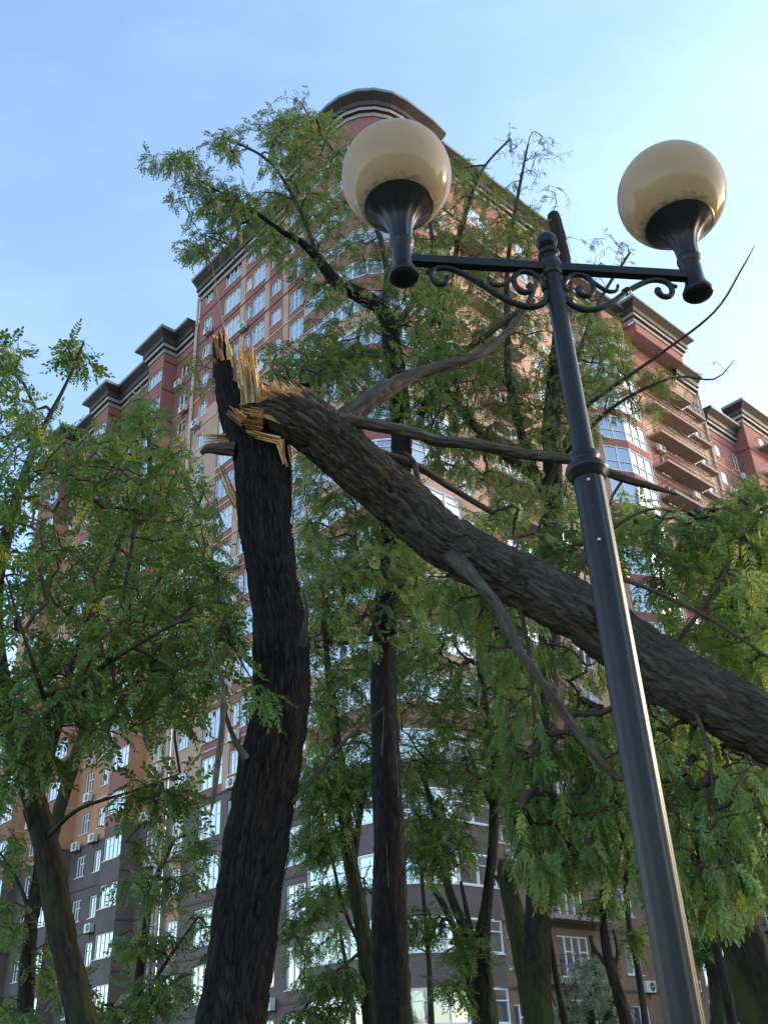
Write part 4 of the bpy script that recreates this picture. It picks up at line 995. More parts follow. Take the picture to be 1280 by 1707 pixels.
def leaf_template(pairs, detail, droop, fold, seed, lw=0.42, wilt=False):
    """a pinnate leaf of unit length along +x, +z up: leaflets in pairs and one at the tip"""
    g = np.random.default_rng(seed); V = []; T = []
    def rach(t): return np.array([t - 0.10*droop*t*t, 0.0, -0.55*droop*t*t])
    sp = 1.0/(pairs+0.6); ll = sp*1.72
    items = []
    for k in range(pairs):
        t = 0.16 + (0.80)*(k+0.2)/pairs
        for sgn in (-1, 1): items.append((t, sgn, ll*(0.8+0.35*sin(pi*(k+0.6)/pairs))*g.uniform(0.86, 1.1)))
    items.append((0.96, 0, ll*1.05))
    for t, sgn, ln in items:
        if g.random() < 0.05: continue
        p = rach(t); a = radians((40 if wilt else 62)+g.uniform(-14, 14))*sgn
        d = np.array([cos(a), sin(a), -fold*abs(sgn)+g.uniform(-0.18, 0.18)]); d /= np.linalg.norm(d)
        tw = g.uniform(-0.5, 0.5); s = np.cross([0, 0, 1.0], d); s /= np.linalg.norm(s); nz_ = np.cross(d, s)
        s = s*cos(tw)+nz_*sin(tw); nz_ = np.cross(d, s); wv = ln*lw*0.5
        b = len(V)
        if detail == 2:
            V += [p+d*ln*0.06, p+d*ln*0.38+s*wv+nz_*wv*0.25, p+d*ln*0.78+s*wv*0.82+nz_*wv*0.2, p+d*ln*1.0, p+d*ln*0.78-s*wv*0.82+nz_*wv*0.2, p+d*ln*0.38-s*wv+nz_*wv*0.25]
            T += [(b, b+1, b+2), (b, b+2, b+3), (b, b+3, b+4), (b, b+4, b+5)]
        else:
            V += [p+d*ln*0.04, p+d*ln*0.55+s*wv*1.05, p+d*ln, p+d*ln*0.55-s*wv*1.05]; T += [(b, b+1, b+2), (b, b+2, b+3)]
    b = len(V); k = 3; wr_ = 0.012
    for i in range(k+1):
        p = rach(i/k); V += [p+[0, wr_*(1-0.5*i/k), 0], p-[0, wr_*(1-0.5*i/k), 0]]
    for i in range(k): q = b+2*i; T += [(q, q+1, q+3), (q, q+3, q+2)]
    return np.array(V), np.array(T)
TPL = {}
def templates(detail, pairs, droop, wilt=False):
    k = (detail, pairs, droop, wilt)
    if k not in TPL:
        TPL[k] = [leaf_template(pairs, detail, droop*f, fo, 100+i*7+pairs, lw*(0.74 if wilt else 1), wilt) for i, (f, fo, lw) in enumerate(((0.5, 0.1, 0.44), (1.0, 0.3, 0.42), (1.5, 0.6, 0.40), (0.8, 0.0, 0.46), (1.2, 1.0, 0.36)))]
    return TPL[k]

def scatter_leaves(name, base, dirs, size, tint, detail, pairs, droop, mat, parent, origin, wilt=False):
    n = len(base); tp = templates(detail, pairs, droop, wilt); which = rng.integers(0, len(tp), n)
    x = dirs/np.maximum(np.linalg.norm(dirs, axis=1, keepdims=True), 1e-9)
    up = np.tile([0, 0, 1.0], (n, 1)) + rng.normal(0, 0.45, (n, 3))
    y = np.cross(up, x); y /= np.maximum(np.linalg.norm(y, axis=1, keepdims=True), 1e-9); z = np.cross(x, y)
    Vs, Ts, Cs = [], [], []; o = 0
    for q, (V, T) in enumerate(tp):
        ids = np.where(which == q)[0]
        if not len(ids): continue
        W = base[ids][:, None] + size[ids][:, None, None]*(V[None, :, 0:1]*x[ids][:, None] + V[None, :, 1:2]*y[ids][:, None] + V[None, :, 2:3]*z[ids][:, None])
        Vs.append(W.reshape(-1, 3)); m = len(V)
        Ts.append((T[None]+(np.arange(len(ids))*m)[:, None, None]+o).reshape(-1, 3)); o += len(ids)*m
        Cs.append(np.repeat(tint[ids], m))
    V = np.concatenate(Vs)-origin; T = np.concatenate(Ts); C = np.clip(np.concatenate(Cs)+rng.normal(0, 0.03, len(V)), 0, 1)
    me = bpy.data.meshes.new(name)
    me.vertices.add(len(V)); me.vertices.foreach_set('co', V.astype(np.float32).ravel())
    me.loops.add(len(T)*3); me.loops.foreach_set('vertex_index', T.astype(np.int32).ravel())
    me.polygons.add(len(T)); me.polygons.foreach_set('loop_start', np.arange(len(T), dtype=np.int32)*3); me.polygons.foreach_set('loop_total', np.full(len(T), 3, np.int32))
    at = me.color_attributes.new('tint', 'FLOAT_COLOR', 'POINT')
    at.data.foreach_set('color', np.stack([C, C, C, np.ones_like(C)], -1).astype(np.float32).ravel())
    me.update(calc_edges=True)
    global N_TRI; N_TRI += len(T)
    return obj(name, me, parent, mat)
N_TRI = 0

def grow(limbs, targets, origin, sag=0.05, twig0=0.0032, wob=0.10, maxr=0.05, up=0.15):
    """branches reach from the limbs to every target point; returns tubes and the leafy twig ends"""
    nodes = [np.array(p) for L_ in limbs for p in catmull(L_, np.ones(len(L_)), 0.15)[0]]
    nlimb = len(nodes); par = [-1]*nlimb
    N = np.array(nodes); chains = []
    T = np.array(targets)
    # nearest first
    d0 = np.array([np.min(np.linalg.norm(N-t, axis=1)) for t in T]); order = np.argsort(d0)
    buf = np.zeros((nlimb+len(T)*6, 3)); buf[:nlimb] = N; cnt = nlimb
    for t in T[order]:
        d = np.linalg.norm(buf[:cnt]-t, axis=1)
        # prefer joints nearer the trunk side: below the target
        d = d + 0.25*np.maximum(0, buf[:cnt, 2]-t[2])
        j = int(np.argmin(d)); a = buf[j]; Lg = np.linalg.norm(t-a)
        k = max(2, min(5, int(Lg/0.18)+1)); idx = [j]; side = rng.normal(0, 1, 3)*wob*Lg
        for i in range(1, k+1):
            u = i/k; p = a+(t-a)*u + side*sin(pi*u)*0.5 + np.array([0, 0, up*Lg*sin(pi*u)]) + rng.normal(0, 0.02*Lg, 3)*(1-u*0.5)
            buf[cnt] = p; par.append(idx[-1]); idx.append(cnt); cnt += 1
        chains.append(idx)
    load = np.zeros(cnt)
    for c in chains: load[c[-1]] += 1
    for i in range(cnt-1, nlimb-1, -1): load[par[i]] += load[i]
    rad = np.minimum(maxr, twig0*np.maximum(load, 1)**0.42)
    mb = MB(); ends = []
    for c in chains:
        P = buf[c]; R = rad[c].copy(); R[0] = R[1]; R[-1] *= 0.5
        mb.tube(P-origin, R, 5 if R[0] > 0.008 else 4, caps=False)
        ends.append(P)
    return mb, ends

def leafy(ends, per_m, size, spread=0.9, droop=0.3, tip_len=0.55, jit=0.25):
    B, T = [], []
    for P in ends:
        seg = np.linalg.norm(np.diff(P, axis=0), axis=1); l = np.concatenate([[0], np.cumsum(seg)]); Lt = l[-1]
        span = min(Lt, tip_len); n = max(3, int(span*per_m*rng.uniform(0.7, 1.3)))
        s = Lt - span*(np.arange(n)+rng.random(n))/n
        B.append(np.stack([np.interp(s, l, P[:, k]) for k in range(3)], -1))
        t = P[-1]-P[-2]; T.append(np.tile(t/max(np.linalg.norm(t), 1e-6), (n, 1)))
    B = np.concatenate(B); T = np.concatenate(T); n = len(B)
    a = rng.normal(0, 1, (n, 3)); a -= T*np.sum(a*T, 1, keepdims=True); a /= np.maximum(np.linalg.norm(a, axis=1, keepdims=True), 1e-6); a[:, 2] *= 0.6
    D = T*rng.uniform(0.2, 0.9, (n, 1)) + a*spread + np.array([0, 0, -droop]) + rng.normal(0, jit*0.5, (n, 3))
    return B, D, size*rng.uniform(0.65, 1.15, n)

def blob_pts(blobs, k=1.0):
    out = []
    for x, y, rx, ry, r, dr, n in blobs:
        for _ in range(int(n*k)):
            while True:
                q = rng.uniform(-1, 1, 3)
                if q @ q < 1: break
            q = q*(0.55+0.45*rng.random())
            out.append(at_r(x+q[0]*rx, y+q[1]*ry, r+q[2]*dr))
    return out

M_BARK_TREE = bark_mat('furrowed_dark_bark', (0.012, 0.010, 0.009), (0.026, 0.021, 0.017), (0.055, 0.046, 0.037), rust=(0.055, 0.034, 0.020), moss=(0.042, 0.048, 0.018))
M_BARK_MOSS = bark_mat('green_mossy_bark', (0.020, 0.020, 0.012), (0.042, 0.042, 0.020), (0.075, 0.072, 0.036), moss=(0.062, 0.075, 0.020))

def poly_pts(poly, r0, r1, n, gap=-0.12, sc=2.2, seed=1):
    """points spread through the depth behind an outline, with openings where the crown thins out"""
    P = np.array(poly, float); lo, hi = P.min(0), P.max(0); out = []
    x1, y1 = P[:, 0], P[:, 1]; x2, y2 = np.roll(x1, -1), np.roll(y1, -1)
    while len(out) < n:
        q = rng.uniform(lo, hi, (n, 2)); x, y = q[:, :1], q[:, 1:]
        c = ((y1 > y) != (y2 > y)) & (x < (x2-x1)*(y-y1)/np.where(y2 == y1, 1e-9, y2-y1)+x1)
        q = q[np.sum(c, 1) % 2 == 1]
        p = np.array([at_r(u_, v_, rng.uniform(r0, r1)) for u_, v_ in q])
        out += list(p[fbm(p*sc, 2, seed) >= gap])
    out = out[:n]
    return out

def limb(*pts):
    """(x, y, range, width in px) -> world points and radii"""
    return np.array([at_r(x, y, r) for x, y, r, w_ in pts]), np.array([w_*mpp(x, y, r)/2 for x, y, r, w_ in pts])

def tree(name, label, limbs, blobs, lmat, leaf=0.2, per_m=16, detail=1, pairs=7, droop=0.8, hang=0.3, bark=None, wob=0.12, tint=(0.45, 0.22), up=0.12, group=None, cat='tree', bare=None, tip=0.55, ground=True, spread=0.9, twig=0.0032, dens=1.0, hero=None, polys=()):
    bark = bark or M_BARK
    P0, R0 = limbs[0]
    if ground:                                   # carry the trunk on down to its foot on the ground
        b = P0[0]; d = P0[0]-P0[1]; d = d/max(abs(d[2]), 1e-3)
        ft = np.array([b[0]+d[0]*b[2]*0.6, b[1]+d[1]*b[2]*0.6, 0.0]) if b[2] > 0 else b
        P0 = np.vstack([ft-[0, 0, 0.1], ft+[0, 0, 0.15], ft+(b-ft)*0.5, P0]); R0 = np.concatenate([[R0[0]*1.7, R0[0]*1.35, R0[0]*1.08], R0]); limbs = [(P0, R0)]+limbs[1:]
    else: ft = P0[0]
    root = thing(name, label, cat, tuple(ft), group=group)
    mb = MB()
    for i_, (P, R) in enumerate(limbs):
        if i_ == 0 and R.max() > 0.06:
            me = hero_tube(P-ft, R, _r0, 0.024, 50, len(bpy.data.objects) % 97, ridge=1.1, lump=0.06)
            obj('trunk', me, root, [hero or M_BARK_TREE])
            continue
        Q, RR = catmull(P, R, 0.09)
        RR = RR*(1+0.16*fbm(np.stack([Q[:, 0]*5, Q[:, 1]*5, Q[:, 2]*5], -1), 3, 3))
        mb.tube(Q-ft, RR, 14 if RR.max() > 0.04 else 8)
    if mb.v: mb.build('limb', bark, root)['kind'] = 'stuff'
    tg = blob_pts(blobs, dens) + [p for q in polys for p in poly_pts(*q)]; br, ends = grow([P for P, R in limbs], tg, ft, wob=wob, up=up, twig0=twig)
    if bare:
        b2, e2 = grow([P for P, R in limbs], blob_pts(bare), ft, wob=0.25, up=0.2, twig0=0.0028)
        off_ = len(br.v); br.v += b2.v; br.f += [tuple(i+off_ for i in f) for f in b2.f]; br.m += b2.m; br.sm += b2.sm
    br.build('branches', M_TWIG, root)['kind'] = 'stuff'
    B, D, Sz = leafy(ends, per_m, leaf, droop=hang, tip_len=tip, spread=spread)
    if bare:
        B2, D2, S2 = leafy(e2[::2], 4, leaf*0.6, droop=hang); B = np.vstack([B, B2]); D = np.vstack([D, D2]); Sz = np.concatenate([Sz, S2])
    # each bough has its own shade of green
    bt = fbm(B*0.9, 3, 5)*0.5
    tn = np.clip(tint[0]+bt+rng.normal(0, tint[1]*0.6, len(B)), 0, 0.95); tn = np.where(rng.random(len(B)) < 0.012, 1.0, tn)
    scatter_leaves('crown', B, D, Sz, tn, detail, pairs, droop, lmat, root, ft)
    return root

# -- tall locust behind the break (dark bent limb, sprays against the sky)
tall = tree('locust_tree', 'tall grey-green locust with a dark bent limb, spraying left against the sky above the break', [
    limb((660, 1760, 8.2, 66), (650, 1600, 8.2, 62), (648, 1400, 8.2, 52), (642, 1250, 8.2, 46), (640, 1100, 8.3, 40), (652, 930, 8.3, 36), (668, 780, 8.3, 34), (665, 660, 8.3, 32), (655, 585, 8.3, 30), (640, 520, 8.2, 27), (600, 492, 8.1, 25), (560, 470, 8.0, 22), (530, 430, 7.9, 16), (500, 402, 7.8, 12), (470, 385, 7.7, 9), (420, 350, 7.6, 5), (350, 310, 7.5, 3), (290, 275, 7.4, 2)),
    limb((655, 590, 8.3, 18), (600, 590, 8.2, 14), (560, 610, 8.1, 12), (520, 640, 8.0, 9), (480, 640, 7.9, 6)),
    limb((640, 520, 8.2, 16), (645, 450, 8.3, 12), (620, 360, 8.4, 9), (560, 260, 8.5, 6), (520, 200, 8.6, 4)),
    limb((650, 560, 8.3, 14), (700, 480, 8.5, 10), (720, 400, 8.6, 7), (700, 320, 8.7, 4)),
    limb((530, 430, 7.9, 9), (500, 350, 7.9, 7), (450, 270, 7.8, 5), (380, 230, 7.8, 3)),
    ], [(285, 268, 68, 24, 7.4, 0.35, 44), (340, 320, 70, 55, 7.6, 0.5, 60), (375, 240, 42, 50, 7.8, 0.4, 40), (335, 405, 52, 34, 7.6, 0.4, 44), (390, 350, 60, 60, 7.6, 0.5, 80), (480, 210, 75, 50, 8.2, 0.6, 80), (550, 600, 100, 50, 8.0, 0.6, 90), (330, 620, 40, 50, 8.2, 0.3, 12)],
    LM_B, leaf=0.165, per_m=25, pairs=7, hang=0.35, hero=M_BARK_STUMP, polys=[([(420, 300), (480, 190), (545, 180), (600, 230), (640, 330), (700, 320), (760, 420), (780, 600), (700, 720), (560, 680), (450, 650), (430, 580), (520, 560), (500, 470), (420, 420)], 7.5, 9.0, 950), ([(490, 780), (560, 800), (720, 900), (720, 1060), (600, 1080), (500, 1000)], 7.4, 8.2, 200), ([(500, 680), (600, 740), (720, 830), (700, 980), (560, 960), (500, 860)], 7.6, 8.6, 260)], bare=[(480, 160, 60, 30, 8.3, 0.4, 14)], tint=(0.42, 0.2), tip=0.7)

for x0, y0, x1, y1 in ((676, 1500, 672, 1400), (680, 1590, 677, 1490), (664, 1330, 660, 1240), (648, 1480, 644, 1410), (684, 1690, 680, 1610), (636, 1260, 640, 1180), (672, 1440, 668, 1360)):
    o_ = shard(at_r(x0, y0, 8.02), at_r(x1, y1, 8.02), 0.010, M_BARK_PALE, 0.35, name='bark_strip', parent=tall)
    o_.location = Vector(at_r(x0, y0, 8.02))-tall.location

# -- locust right of it, smothered, with bare arching twigs on top and a sawn limb
tree('locust_tree', 'smothered locust behind the crossbar with bare arching twigs and a sawn mossy limb', [
    limb((905, 1790, 8.8, 52), (895, 1640, 8.8, 46), (897, 1500, 8.8, 40), (905, 1300, 8.8, 36), (915, 1080, 8.8, 34), (922, 850, 8.8, 31), (920, 700, 8.8, 29), (935, 560, 8.8, 27), (942, 470, 8.8, 25), (930, 390, 8.8, 22), (922, 358, 8.8, 19)),
    limb((922, 850, 8.8, 20), (880, 760, 8.8, 16), (850, 640, 8.9, 13), (846, 560, 9.0, 11), (845, 470, 9.0, 9), (852, 390, 9.0, 7), (868, 300, 9.0, 5), (880, 240, 9.0, 3)),
    limb((900, 800, 8.8, 18), (820, 740, 8.6, 14), (740, 640, 8.5, 11), (735, 560, 8.5, 10), (765, 400, 8.6, 8), (800, 290, 8.6, 5), (850, 230, 8.7, 3)),
    limb((920, 700, 8.8, 14), (960, 600, 8.9, 9), (1000, 500, 9.0, 6), (1050, 420, 9.0, 4)),
    limb((700, 690, 8.5, 14), (760, 600, 8.5, 12), (830, 545, 8.5, 9), (890, 500, 8.6, 7)),
    limb((905, 830, 8.7, 12), (960, 700, 8.4, 9), (1000, 660, 8.3, 7), (1100, 590, 8.2, 5), (1190, 520, 8.1, 4), (1235, 450, 8.1, 3), (1258, 408, 8.1, 1.5)),
    limb((920, 780, 8.7, 9), (1020, 680, 8.5, 6), (1120, 630, 8.4, 4), (1190, 632, 8.4, 3), (1224, 600, 8.4, 1.5)),
    ], [],
    LM_B, leaf=0.155, per_m=26, pairs=7, hang=0.45, polys=[([(690, 380), (720, 250), (790, 270), (850, 330), (905, 370), (930, 470), (1010, 520), (1060, 570), (1050, 650), (1000, 720), (960, 860), (860, 860), (720, 780), (680, 640)], 8.2, 9.6, 1500, -0.1), ([(1000, 560), (1140, 620), (1100, 690), (1000, 720)], 8.4, 9.2, 50)], tint=(0.5, 0.22), tip=0.65,
    bare=[(870, 250, 90, 50, 9.0, 0.5, 60), (900, 330, 60, 70, 9.0, 0.5, 36), (1000, 430, 80, 60, 9.0, 0.5, 46), (800, 620, 140, 120, 8.2, 0.6, 120), (900, 700, 90, 90, 8.2, 0.5, 50), (1110, 640, 110, 70, 8.3, 0.3, 14)])

# -- the near locust on the left
tree('locust_tree', 'leafy near locust filling the left side, its leaning trunk at the bottom left', [
    limb((170, 1790, 6.6, 56), (140, 1707, 6.6, 48), (108, 1580, 6.6, 44), (85, 1450, 6.6, 42), (60, 1340, 6.6, 38), (30, 1250, 6.5, 38), (5, 1150, 6.5, 32), (-10, 1000, 6.4, 26), (20, 860, 6.4, 18), (60, 740, 6.4, 10), (110, 640, 6.4, 5), (140, 570, 6.4, 3)),
    limb((60, 1340, 6.6, 22), (85, 1250, 6.4, 18), (105, 1180, 6.2, 14), (125, 1090, 6.0, 10), (180, 960, 5.9, 7), (230, 820, 5.9, 4)),
    limb((85, 1300, 6.4, 10), (80, 1200, 5.8, 8), (60, 1120, 5.4, 7), (30, 1030, 5.2, 5), (10, 960, 5.1, 3)),
    limb((30, 1250, 6.5, 14), (120, 1150, 5.7, 10), (220, 1080, 5.2, 7), (320, 1030, 5.0, 5), (400, 1040, 4.9, 3)),
    limb((75, 1400, 6.6, 10), (130, 1350, 6.2, 7), (220, 1320, 5.9, 5), (300, 1290, 5.8, 3)),
    ], [(130, 590, 36, 46, 6.5, 0.3, 18), (10, 600, 40, 70, 6.3, 0.4, 26), (270, 1320, 90, 35, 5.7, 0.3, 26), (430, 1150, 30, 30, 4.75, 0.15, 5), (390, 1040, 40, 30, 4.85, 0.2, 10), (60, 1270, 70, 60, 6.0, 0.4, 24), (250, 1400, 60, 30, 6.0, 0.3, 8)],
    LM_A, leaf=0.205, per_m=16, detail=2, pairs=8, hang=0.3, polys=[([(-40, 640), (30, 650), (100, 700), (180, 720), (260, 740), (340, 840), (370, 950), (400, 1020), (380, 1120), (320, 1200), (200, 1230), (100, 1220), (60, 1300), (-40, 1330)], 5.2, 6.8, 640)], tint=(0.40, 0.25), tip=0.6)

# -- brighter tree behind it
tree('locust_tree', 'bright green bushy locust between the near left locust and the snapped stump', [
    limb((40, 1790, 9.5, 26), (45, 1650, 9.5, 24), (60, 1500, 9.5, 21), (130, 1250, 9.5, 19), (200, 1050, 9.5, 16), (240, 880, 9.5, 12), (250, 760, 9.5, 8), (240, 670, 9.5, 4)),
    limb((200, 1050, 9.5, 10), (290, 930, 9.4, 7), (340, 820, 9.3, 4))],
    [(240, 690, 40, 40, 9.5, 0.5, 50), (300, 1130, 110, 90, 9.3, 0.8, 60)],
    LM_F, leaf=0.165, per_m=16, pairs=7, hang=0.25, tint=(0.30, 0.25), polys=[([(170, 720), (240, 650), (300, 700), (350, 790), (380, 900), (400, 1000), (330, 1080), (200, 1080), (120, 900)], 8.8, 10.2, 560)])

# -- sprays low on the left
tree('locust_tree', 'slender dark green sapling low between the left locust and the snapped stump', [
    limb((215, 1790, 8.5, 18), (225, 1690, 8.5, 16), (240, 1570, 8.5, 13), (255, 1480, 8.5, 10), (290, 1400, 8.5, 6)),
    limb((225, 1690, 8.5, 9), (280, 1600, 8.3, 6), (330, 1530, 8.2, 4))],
    [(250, 1480, 95, 45, 8.4, 0.6, 46), (240, 1570, 80, 36, 8.3, 0.6, 36), (270, 1650, 80, 45, 8.2, 0.6, 46), (200, 1690, 90, 30, 8.3, 0.6, 30), (330, 1420, 60, 60, 8.5, 0.4, 30), (340, 1560, 40, 60, 8.3, 0.4, 18), (120, 1650, 60, 50, 8.6, 0.4, 20)],
    LM_D, leaf=0.17, per_m=15, pairs=7, hang=0.3, tint=(0.5, 0.25), up=0.05)
tree('locust_tree', 'thin sapling at the far left edge in front of the brown brick', [
    limb((35, 1790, 9.0, 20), (40, 1640, 9.0, 18), (50, 1520, 9.0, 14), (62, 1430, 9.0, 10), (40, 1350, 9.0, 6)),
    limb((50, 1520, 9.0, 8), (20, 1450, 9.0, 5), (-20, 1400, 9.0, 3))],
    [(30, 1420, 50, 50, 9, 0.5, 26), (20, 1530, 40, 60, 9, 0.5, 24), (80, 1600, 50, 40, 9, 0.5, 22), (30, 1680, 60, 35, 9, 0.5, 26), (0, 1330, 40, 60, 9.0, 0.4, 20)],
    LM_D, leaf=0.17, per_m=14, pairs=7, hang=0.3, tint=(0.6, 0.25))

# -- slim trees in the middle, behind the fallen trunk
tree('slim_tree', 'slim mossy tree with fine dark foliage, first trunk right of the stump', [
    limb((628, 1790, 9.5, 34), (620, 1690, 9.5, 32), (606, 1560, 9.5, 28), (585, 1440, 9.5, 24), (572, 1330, 9.5, 20), (560, 1220, 9.5, 15), (545, 1100, 9.5, 10), (540, 1000, 9.5, 6)),
    limb((588, 1450, 9.5, 12), (602, 1350, 9.5, 10), (625, 1260, 9.5, 7), (640, 1180, 9.5, 4)),
    limb((612, 1600, 9.5, 9), (575, 1520, 9.4, 7), (555, 1440, 9.3, 5)), limb((610, 1580, 9.5, 7), (560, 1620, 9.3, 5), (510, 1640, 9.2, 3))],
    [(545, 1310, 80, 60, 9.4, 0.6, 105), (530, 1400, 65, 50, 9.3, 0.5, 70), (530, 1500, 50, 40, 9.2, 0.5, 28), (490, 1540, 30, 50, 9.2, 0.4, 18), (560, 1640, 70, 40, 9.2, 0.5, 46), (530, 1690, 60, 30, 9.2, 0.5, 30)],
    LM_D, leaf=0.17, per_m=22, pairs=7, hang=0.3, tint=(0.5, 0.25), dens=1.5, hero=M_BARK_MOSS, polys=[([(490, 880), (560, 800), (660, 860), (720, 960), (700, 1080), (640, 1200), (640, 1330), (560, 1400), (500, 1380), (510, 1200), (500, 1050)], 8.9, 10.2, 950)])
tree('slim_tree', 'forked slim tree with two dark stems, between the slit trunk and the mossy stubs', [
    limb((815, 1790, 10.2, 36), (812, 1690, 10.2, 34), (802, 1600, 10.2, 30), (812, 1500, 10.2, 18), (822, 1400, 10.2, 16), (822, 1280, 10.2, 15), (808, 1180, 10.2, 14), (800, 1110, 10.2, 11), (790, 1020, 10.2, 7)),
    limb((805, 1610, 10.2, 22), (775, 1550, 10.2, 18), (750, 1490, 10.2, 15), (735, 1420, 10.2, 12), (722, 1350, 10.2, 10), (700, 1280, 10.2, 7)),
    limb((790, 1580, 10.2, 12), (778, 1520, 10.2, 9), (768, 1470, 10.2, 6)), limb((818, 1340, 10.2, 9), (795, 1290, 10.2, 7), (780, 1250, 10.2, 5))],
    [(720, 1420, 75, 60, 10.1, 0.6, 90), (780, 1580, 50, 55, 10.1, 0.5, 60), (760, 1650, 50, 40, 10.0, 0.4, 30), (700, 1540, 60, 40, 10.0, 0.4, 50), (560, 1480, 60, 40, 10.0, 0.4, 40)],
    LM_D, leaf=0.17, per_m=23, pairs=7, hang=0.3, tint=(0.62, 0.25), polys=[([(640, 900), (760, 930), (880, 1000), (900, 1200), (880, 1330), (800, 1420), (700, 1440), (660, 1350), (650, 1150)], 9.5, 10.9, 1150)])
tree('slim_tree', 'thin leaning dark stem between the slit trunk and the forked tree', [
    limb((805, 1790, 11.5, 22), (796, 1700, 11.5, 20), (783, 1630, 11.5, 18), (768, 1580, 11.5, 13), (745, 1520, 11.5, 11), (715, 1470, 11.5, 9), (690, 1420, 11.5, 6))],
    [(690, 1400, 50, 40, 11.5, 0.4, 20), (730, 1530, 40, 30, 11.5, 0.4, 14)], LM_D, leaf=0.16, per_m=12)
tree('slim_tree', 'mossy green trunk with broken stub tops, right of the forked tree', [
    limb((912, 1790, 9.4, 40), (890, 1690, 9.4, 36), (870, 1580, 9.4, 34), (852, 1500, 9.4, 30), (842, 1455, 9.4, 24), (838, 1436, 9.4, 16)),
    limb((845, 1480, 9.4, 10), (832, 1470, 9.4, 8), (826, 1460, 9.4, 6))],
    [(900, 1420, 60, 50, 9.6, 0.5, 30), (880, 1540, 40, 40, 9.6, 0.4, 10)], LM_F, leaf=0.18, per_m=12, hero=M_BARK_MOSS)
tree('slim_tree', 'thin green forked sapling beside the silvery shrub', [
    limb((1060, 1790, 9.0, 24), (1044, 1707, 9.0, 22), (1026, 1640, 9.0, 20), (1012, 1590, 9.0, 16), (1005, 1530, 9.0, 13), (1007, 1470, 9.0, 10), (1000, 1400, 9.0, 7)),
    limb((1020, 1620, 9.0, 9), (992, 1585, 9.0, 7), (982, 1560, 9.0, 5)), limb((1022, 1620, 9.0, 8), (1030, 1590, 9.0, 6), (1022, 1550, 9.0, 4))],
    [(1000, 1500, 45, 40, 9, 0.5, 16), (990, 1420, 60, 50, 9.0, 0.5, 30)], LM_D, leaf=0.2, per_m=12, detail=2)
tree('slim_tree', 'thinnest straight sapling just left of the lamp post', [
    limb((1083, 1790, 9.6, 14), (1076, 1707, 9.6, 13), (1062, 1610, 9.6, 11), (1048, 1540, 9.6, 10), (1043, 1470, 9.6, 8), (1040, 1400, 9.6, 5))],
    [(1050, 1560, 32, 25, 9.6, 0.3, 10), (1040, 1420, 50, 50, 9.6, 0.4, 24)], LM_D, leaf=0.2, per_m=12, detail=2)
for lab, l0, bl in (('thin bare sapling stem right of the slit trunk, in front of the corner windows', [(722, 1790, 11, 12), (718, 1690, 11, 11), (714, 1590, 11, 9), (706, 1500, 11, 7), (700, 1420, 11, 5)], [(705, 1450, 40, 40, 11, 0.4, 12), (690, 1560, 50, 30, 11, 0.4, 14)]),
                    ('thin reddish sapling stem right of the mossy stub trunk', [(955, 1790, 10.5, 14), (938, 1690, 10.5, 12), (922, 1600, 10.5, 10), (912, 1520, 10.5, 8), (920, 1420, 10.5, 5)], [(915, 1480, 50, 50, 10.5, 0.4, 30)]),
                    ('thin stem right of the lamp post, beside the low shaded tree', [(1235, 1790, 10.5, 20), (1218, 1690, 10.5, 18), (1200, 1610, 10.5, 16), (1186, 1540, 10.5, 12), (1180, 1480, 10.5, 7)], [(1190, 1520, 40, 40, 10.5, 0.4, 20)]),
                    ('thin sapling stem low beside the left side of the slit trunk', [(592, 1790, 12, 10), (588, 1690, 12, 9), (575, 1600, 12, 7), (560, 1520, 12, 5)], [(560, 1560, 50, 50, 12, 0.5, 30), (500, 1600, 40, 60, 12, 0.5, 24)])):
    tree('sapling', lab, [limb(*l0)], bl, LM_D, leaf=0.17, per_m=13, hang=0.3, tint=(0.6, 0.25))
tree('leaning_tree', 'thick leaning trunk at the lower right with a dark hollow knot', [
    limb((1330, 1820, 6.8, 110), (1292, 1720, 6.8, 98), (1262, 1640, 6.8, 84), (1235, 1560, 6.8, 72), (1205, 1495, 6.8, 62), (1178, 1450, 6.8, 50), (1150, 1390, 6.8, 38), (1110, 1280, 6.9, 30), (1075, 1150, 7.0, 24)),
    limb((1205, 1500, 6.7, 44), (1176, 1488, 6.55, 40), (1166, 1466, 6.5, 30), (1164, 1448, 6.5, 18))],
    [(1130, 1330, 80, 80, 7.0, 0.7, 60), (1230, 1420, 70, 60, 7.2, 0.6, 50), (1110, 1200, 90, 70, 7.1, 0.7, 60), (1250, 1330, 60, 70, 7.2, 0.6, 50)], LM_F, leaf=0.2, per_m=13, hang=0.7, tint=(0.42, 0.25))
tree('feathery_tree', 'soft feathery green tree at the right edge below the red wing', [
    limb((1330, 1790, 15, 30), (1310, 1500, 15, 26), (1290, 1200, 15, 20), (1270, 1000, 15, 14), (1250, 880, 15, 8), (1240, 820, 15, 4)),
    limb((1290, 1200, 15, 12), (1220, 1050, 15, 8), (1180, 940, 15, 5))],
    [(1240, 850, 60, 60, 15, 1.2, 130), (1260, 960, 70, 90, 15, 1.2, 170), (1180, 900, 60, 60, 15, 1.0, 90), (1230, 1080, 90, 70, 15, 1.2, 130), (1250, 1440, 70, 70, 14.5, 1.0, 100), (1200, 1250, 80, 80, 15, 1, 60)],
    LM_D, leaf=0.2, per_m=11, pairs=7, tint=(0.7, 0.2))
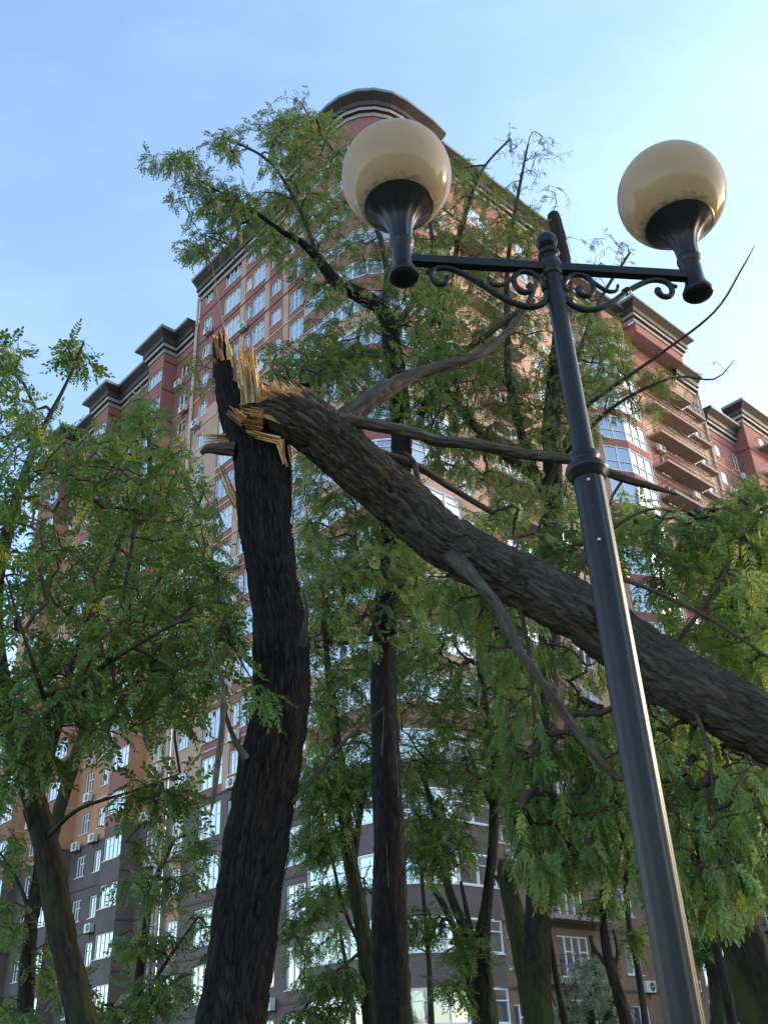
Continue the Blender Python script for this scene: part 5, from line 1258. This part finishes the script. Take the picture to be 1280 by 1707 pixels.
tree('background_tree', 'low shaded tree at the bottom right between the lamp post and the leaning trunk', [
    limb((1205, 1790, 12, 30), (1195, 1650, 12, 27), (1180, 1580, 12, 22), (1165, 1500, 12, 14), (1150, 1420, 12, 8)), limb((1180, 1600, 12, 12), (1220, 1520, 12, 8), (1240, 1450, 12, 5))],
    [(1170, 1570, 45, 45, 12, 0.6, 50), (1140, 1470, 60, 60, 12, 0.7, 70), (1230, 1540, 50, 40, 12, 0.6, 40)], LM_D, leaf=0.18, per_m=13, tint=(0.45, 0.2))
tree('silver_shrub', 'silvery variegated shrub in front of the right-hand wall', [
    limb((985, 1800, 14, 12), (985, 1700, 14, 10), (990, 1620, 14, 8), (985, 1560, 14, 4)), limb((985, 1750, 14, 8), (950, 1680, 14, 6), (940, 1640, 14, 4)), limb((985, 1750, 14, 8), (1020, 1680, 14, 6), (1035, 1640, 14, 4))],
    [(985, 1640, 50, 70, 14, 0.7, 170), (950, 1690, 40, 35, 14, 0.6, 70), (1030, 1690, 35, 35, 14, 0.6, 70), (870, 1610, 25, 30, 14.5, 0.4, 26)],
    LM_S, leaf=0.12, per_m=20, pairs=5, tint=(0.5, 0.3), cat='shrub', tip=0.4)

# -- crown of the fallen trunk: wilting leaves that hang straight down
crown_l = [FP[3:15]] + limbs_f
extra = []
for pts in ([(1030, 962, 5.5, 8), (1100, 990, 5.4, 7), (1180, 1030, 5.3, 6), (1250, 1075, 5.2, 5), (1300, 1110, 5.1, 4)], [(930, 1010, 5.6, 9), (1000, 900, 5.7, 7), (1080, 850, 5.8, 5), (1150, 860, 5.9, 3)],
            [(1100, 1110, 5.4, 8), (1180, 1000, 5.5, 6), (1240, 900, 5.6, 4), (1290, 830, 5.7, 3)], [(1150, 1160, 5.2, 9), (1180, 1250, 5.0, 7), (1190, 1350, 4.8, 5), (1200, 1440, 4.7, 3)],
            [(860, 985, 5.7, 9), (880, 1080, 5.6, 7), (890, 1200, 5.5, 5), (890, 1320, 5.5, 3)]):
    o, P = limb_mesh(pts, M_TWIG, broken, seed=len(extra)+20); extra.append(P)
fall_t = poly_pts([(690, 950), (800, 960), (900, 1030), (1010, 1090), (1060, 1140), (1050, 1440), (960, 1450), (880, 1480), (840, 1380), (820, 1250), (830, 1120), (760, 1040)], 5.35, 6.6, 620, -0.06)
fall_t += poly_pts([(1030, 1120), (1100, 1160), (1200, 1230), (1300, 1280), (1300, 1440), (1230, 1520), (1120, 1500), (1040, 1440)], 4.8, 6.3, 430, -0.06)
br, ends_b = grow(crown_l+extra, fall_t, foot, wob=0.15, up=0.02)
br2, ends_a = grow(crown_l+extra, poly_pts([(760, 840), (860, 830), (960, 850), (1060, 830), (1130, 850), (1300, 800), (1300, 1150), (1150, 1070), (1000, 980), (900, 930), (820, 880)], 5.3, 6.5, 460, -0.12), foot, wob=0.18, up=0.10)
o_ = len(br.v); br.v += br2.v; br.f += [tuple(i+o_ for i in f) for f in br2.f]; br.m += br2.m; br.sm += br2.sm
br.build('twigs', M_TWIG, broken)['kind'] = 'stuff'
B, D, Sz = leafy(ends_b, 26, 0.165, spread=0.5, droop=1.5, tip_len=0.65)
B2, D2, S2 = leafy(ends_a, 13, 0.185, spread=0.9, droop=0.5, tip_len=0.5)
B = np.vstack([B, B2]); D = np.vstack([D, D2]); Sz = np.concatenate([Sz, S2])
tn = np.clip(0.42+fbm(B*1.1, 3, 8)*0.5+rng.normal(0, 0.15, len(B)), 0, 0.95); tn = np.where(rng.random(len(B)) < 0.02, 1.0, tn)
nb_ = len(B)-len(B2)
scatter_leaves('hanging_leaves', B[:nb_], D[:nb_], Sz[:nb_], tn[:nb_], 2, 7, 0.35, LM_F, broken, foot, wilt=True)
scatter_leaves('crown', B[nb_:], D[nb_:], Sz[nb_:], tn[nb_:], 2, 8, 0.7, LM_F, broken, foot)
# bare broken twigs of the fallen crown crossing in front of the far leaves
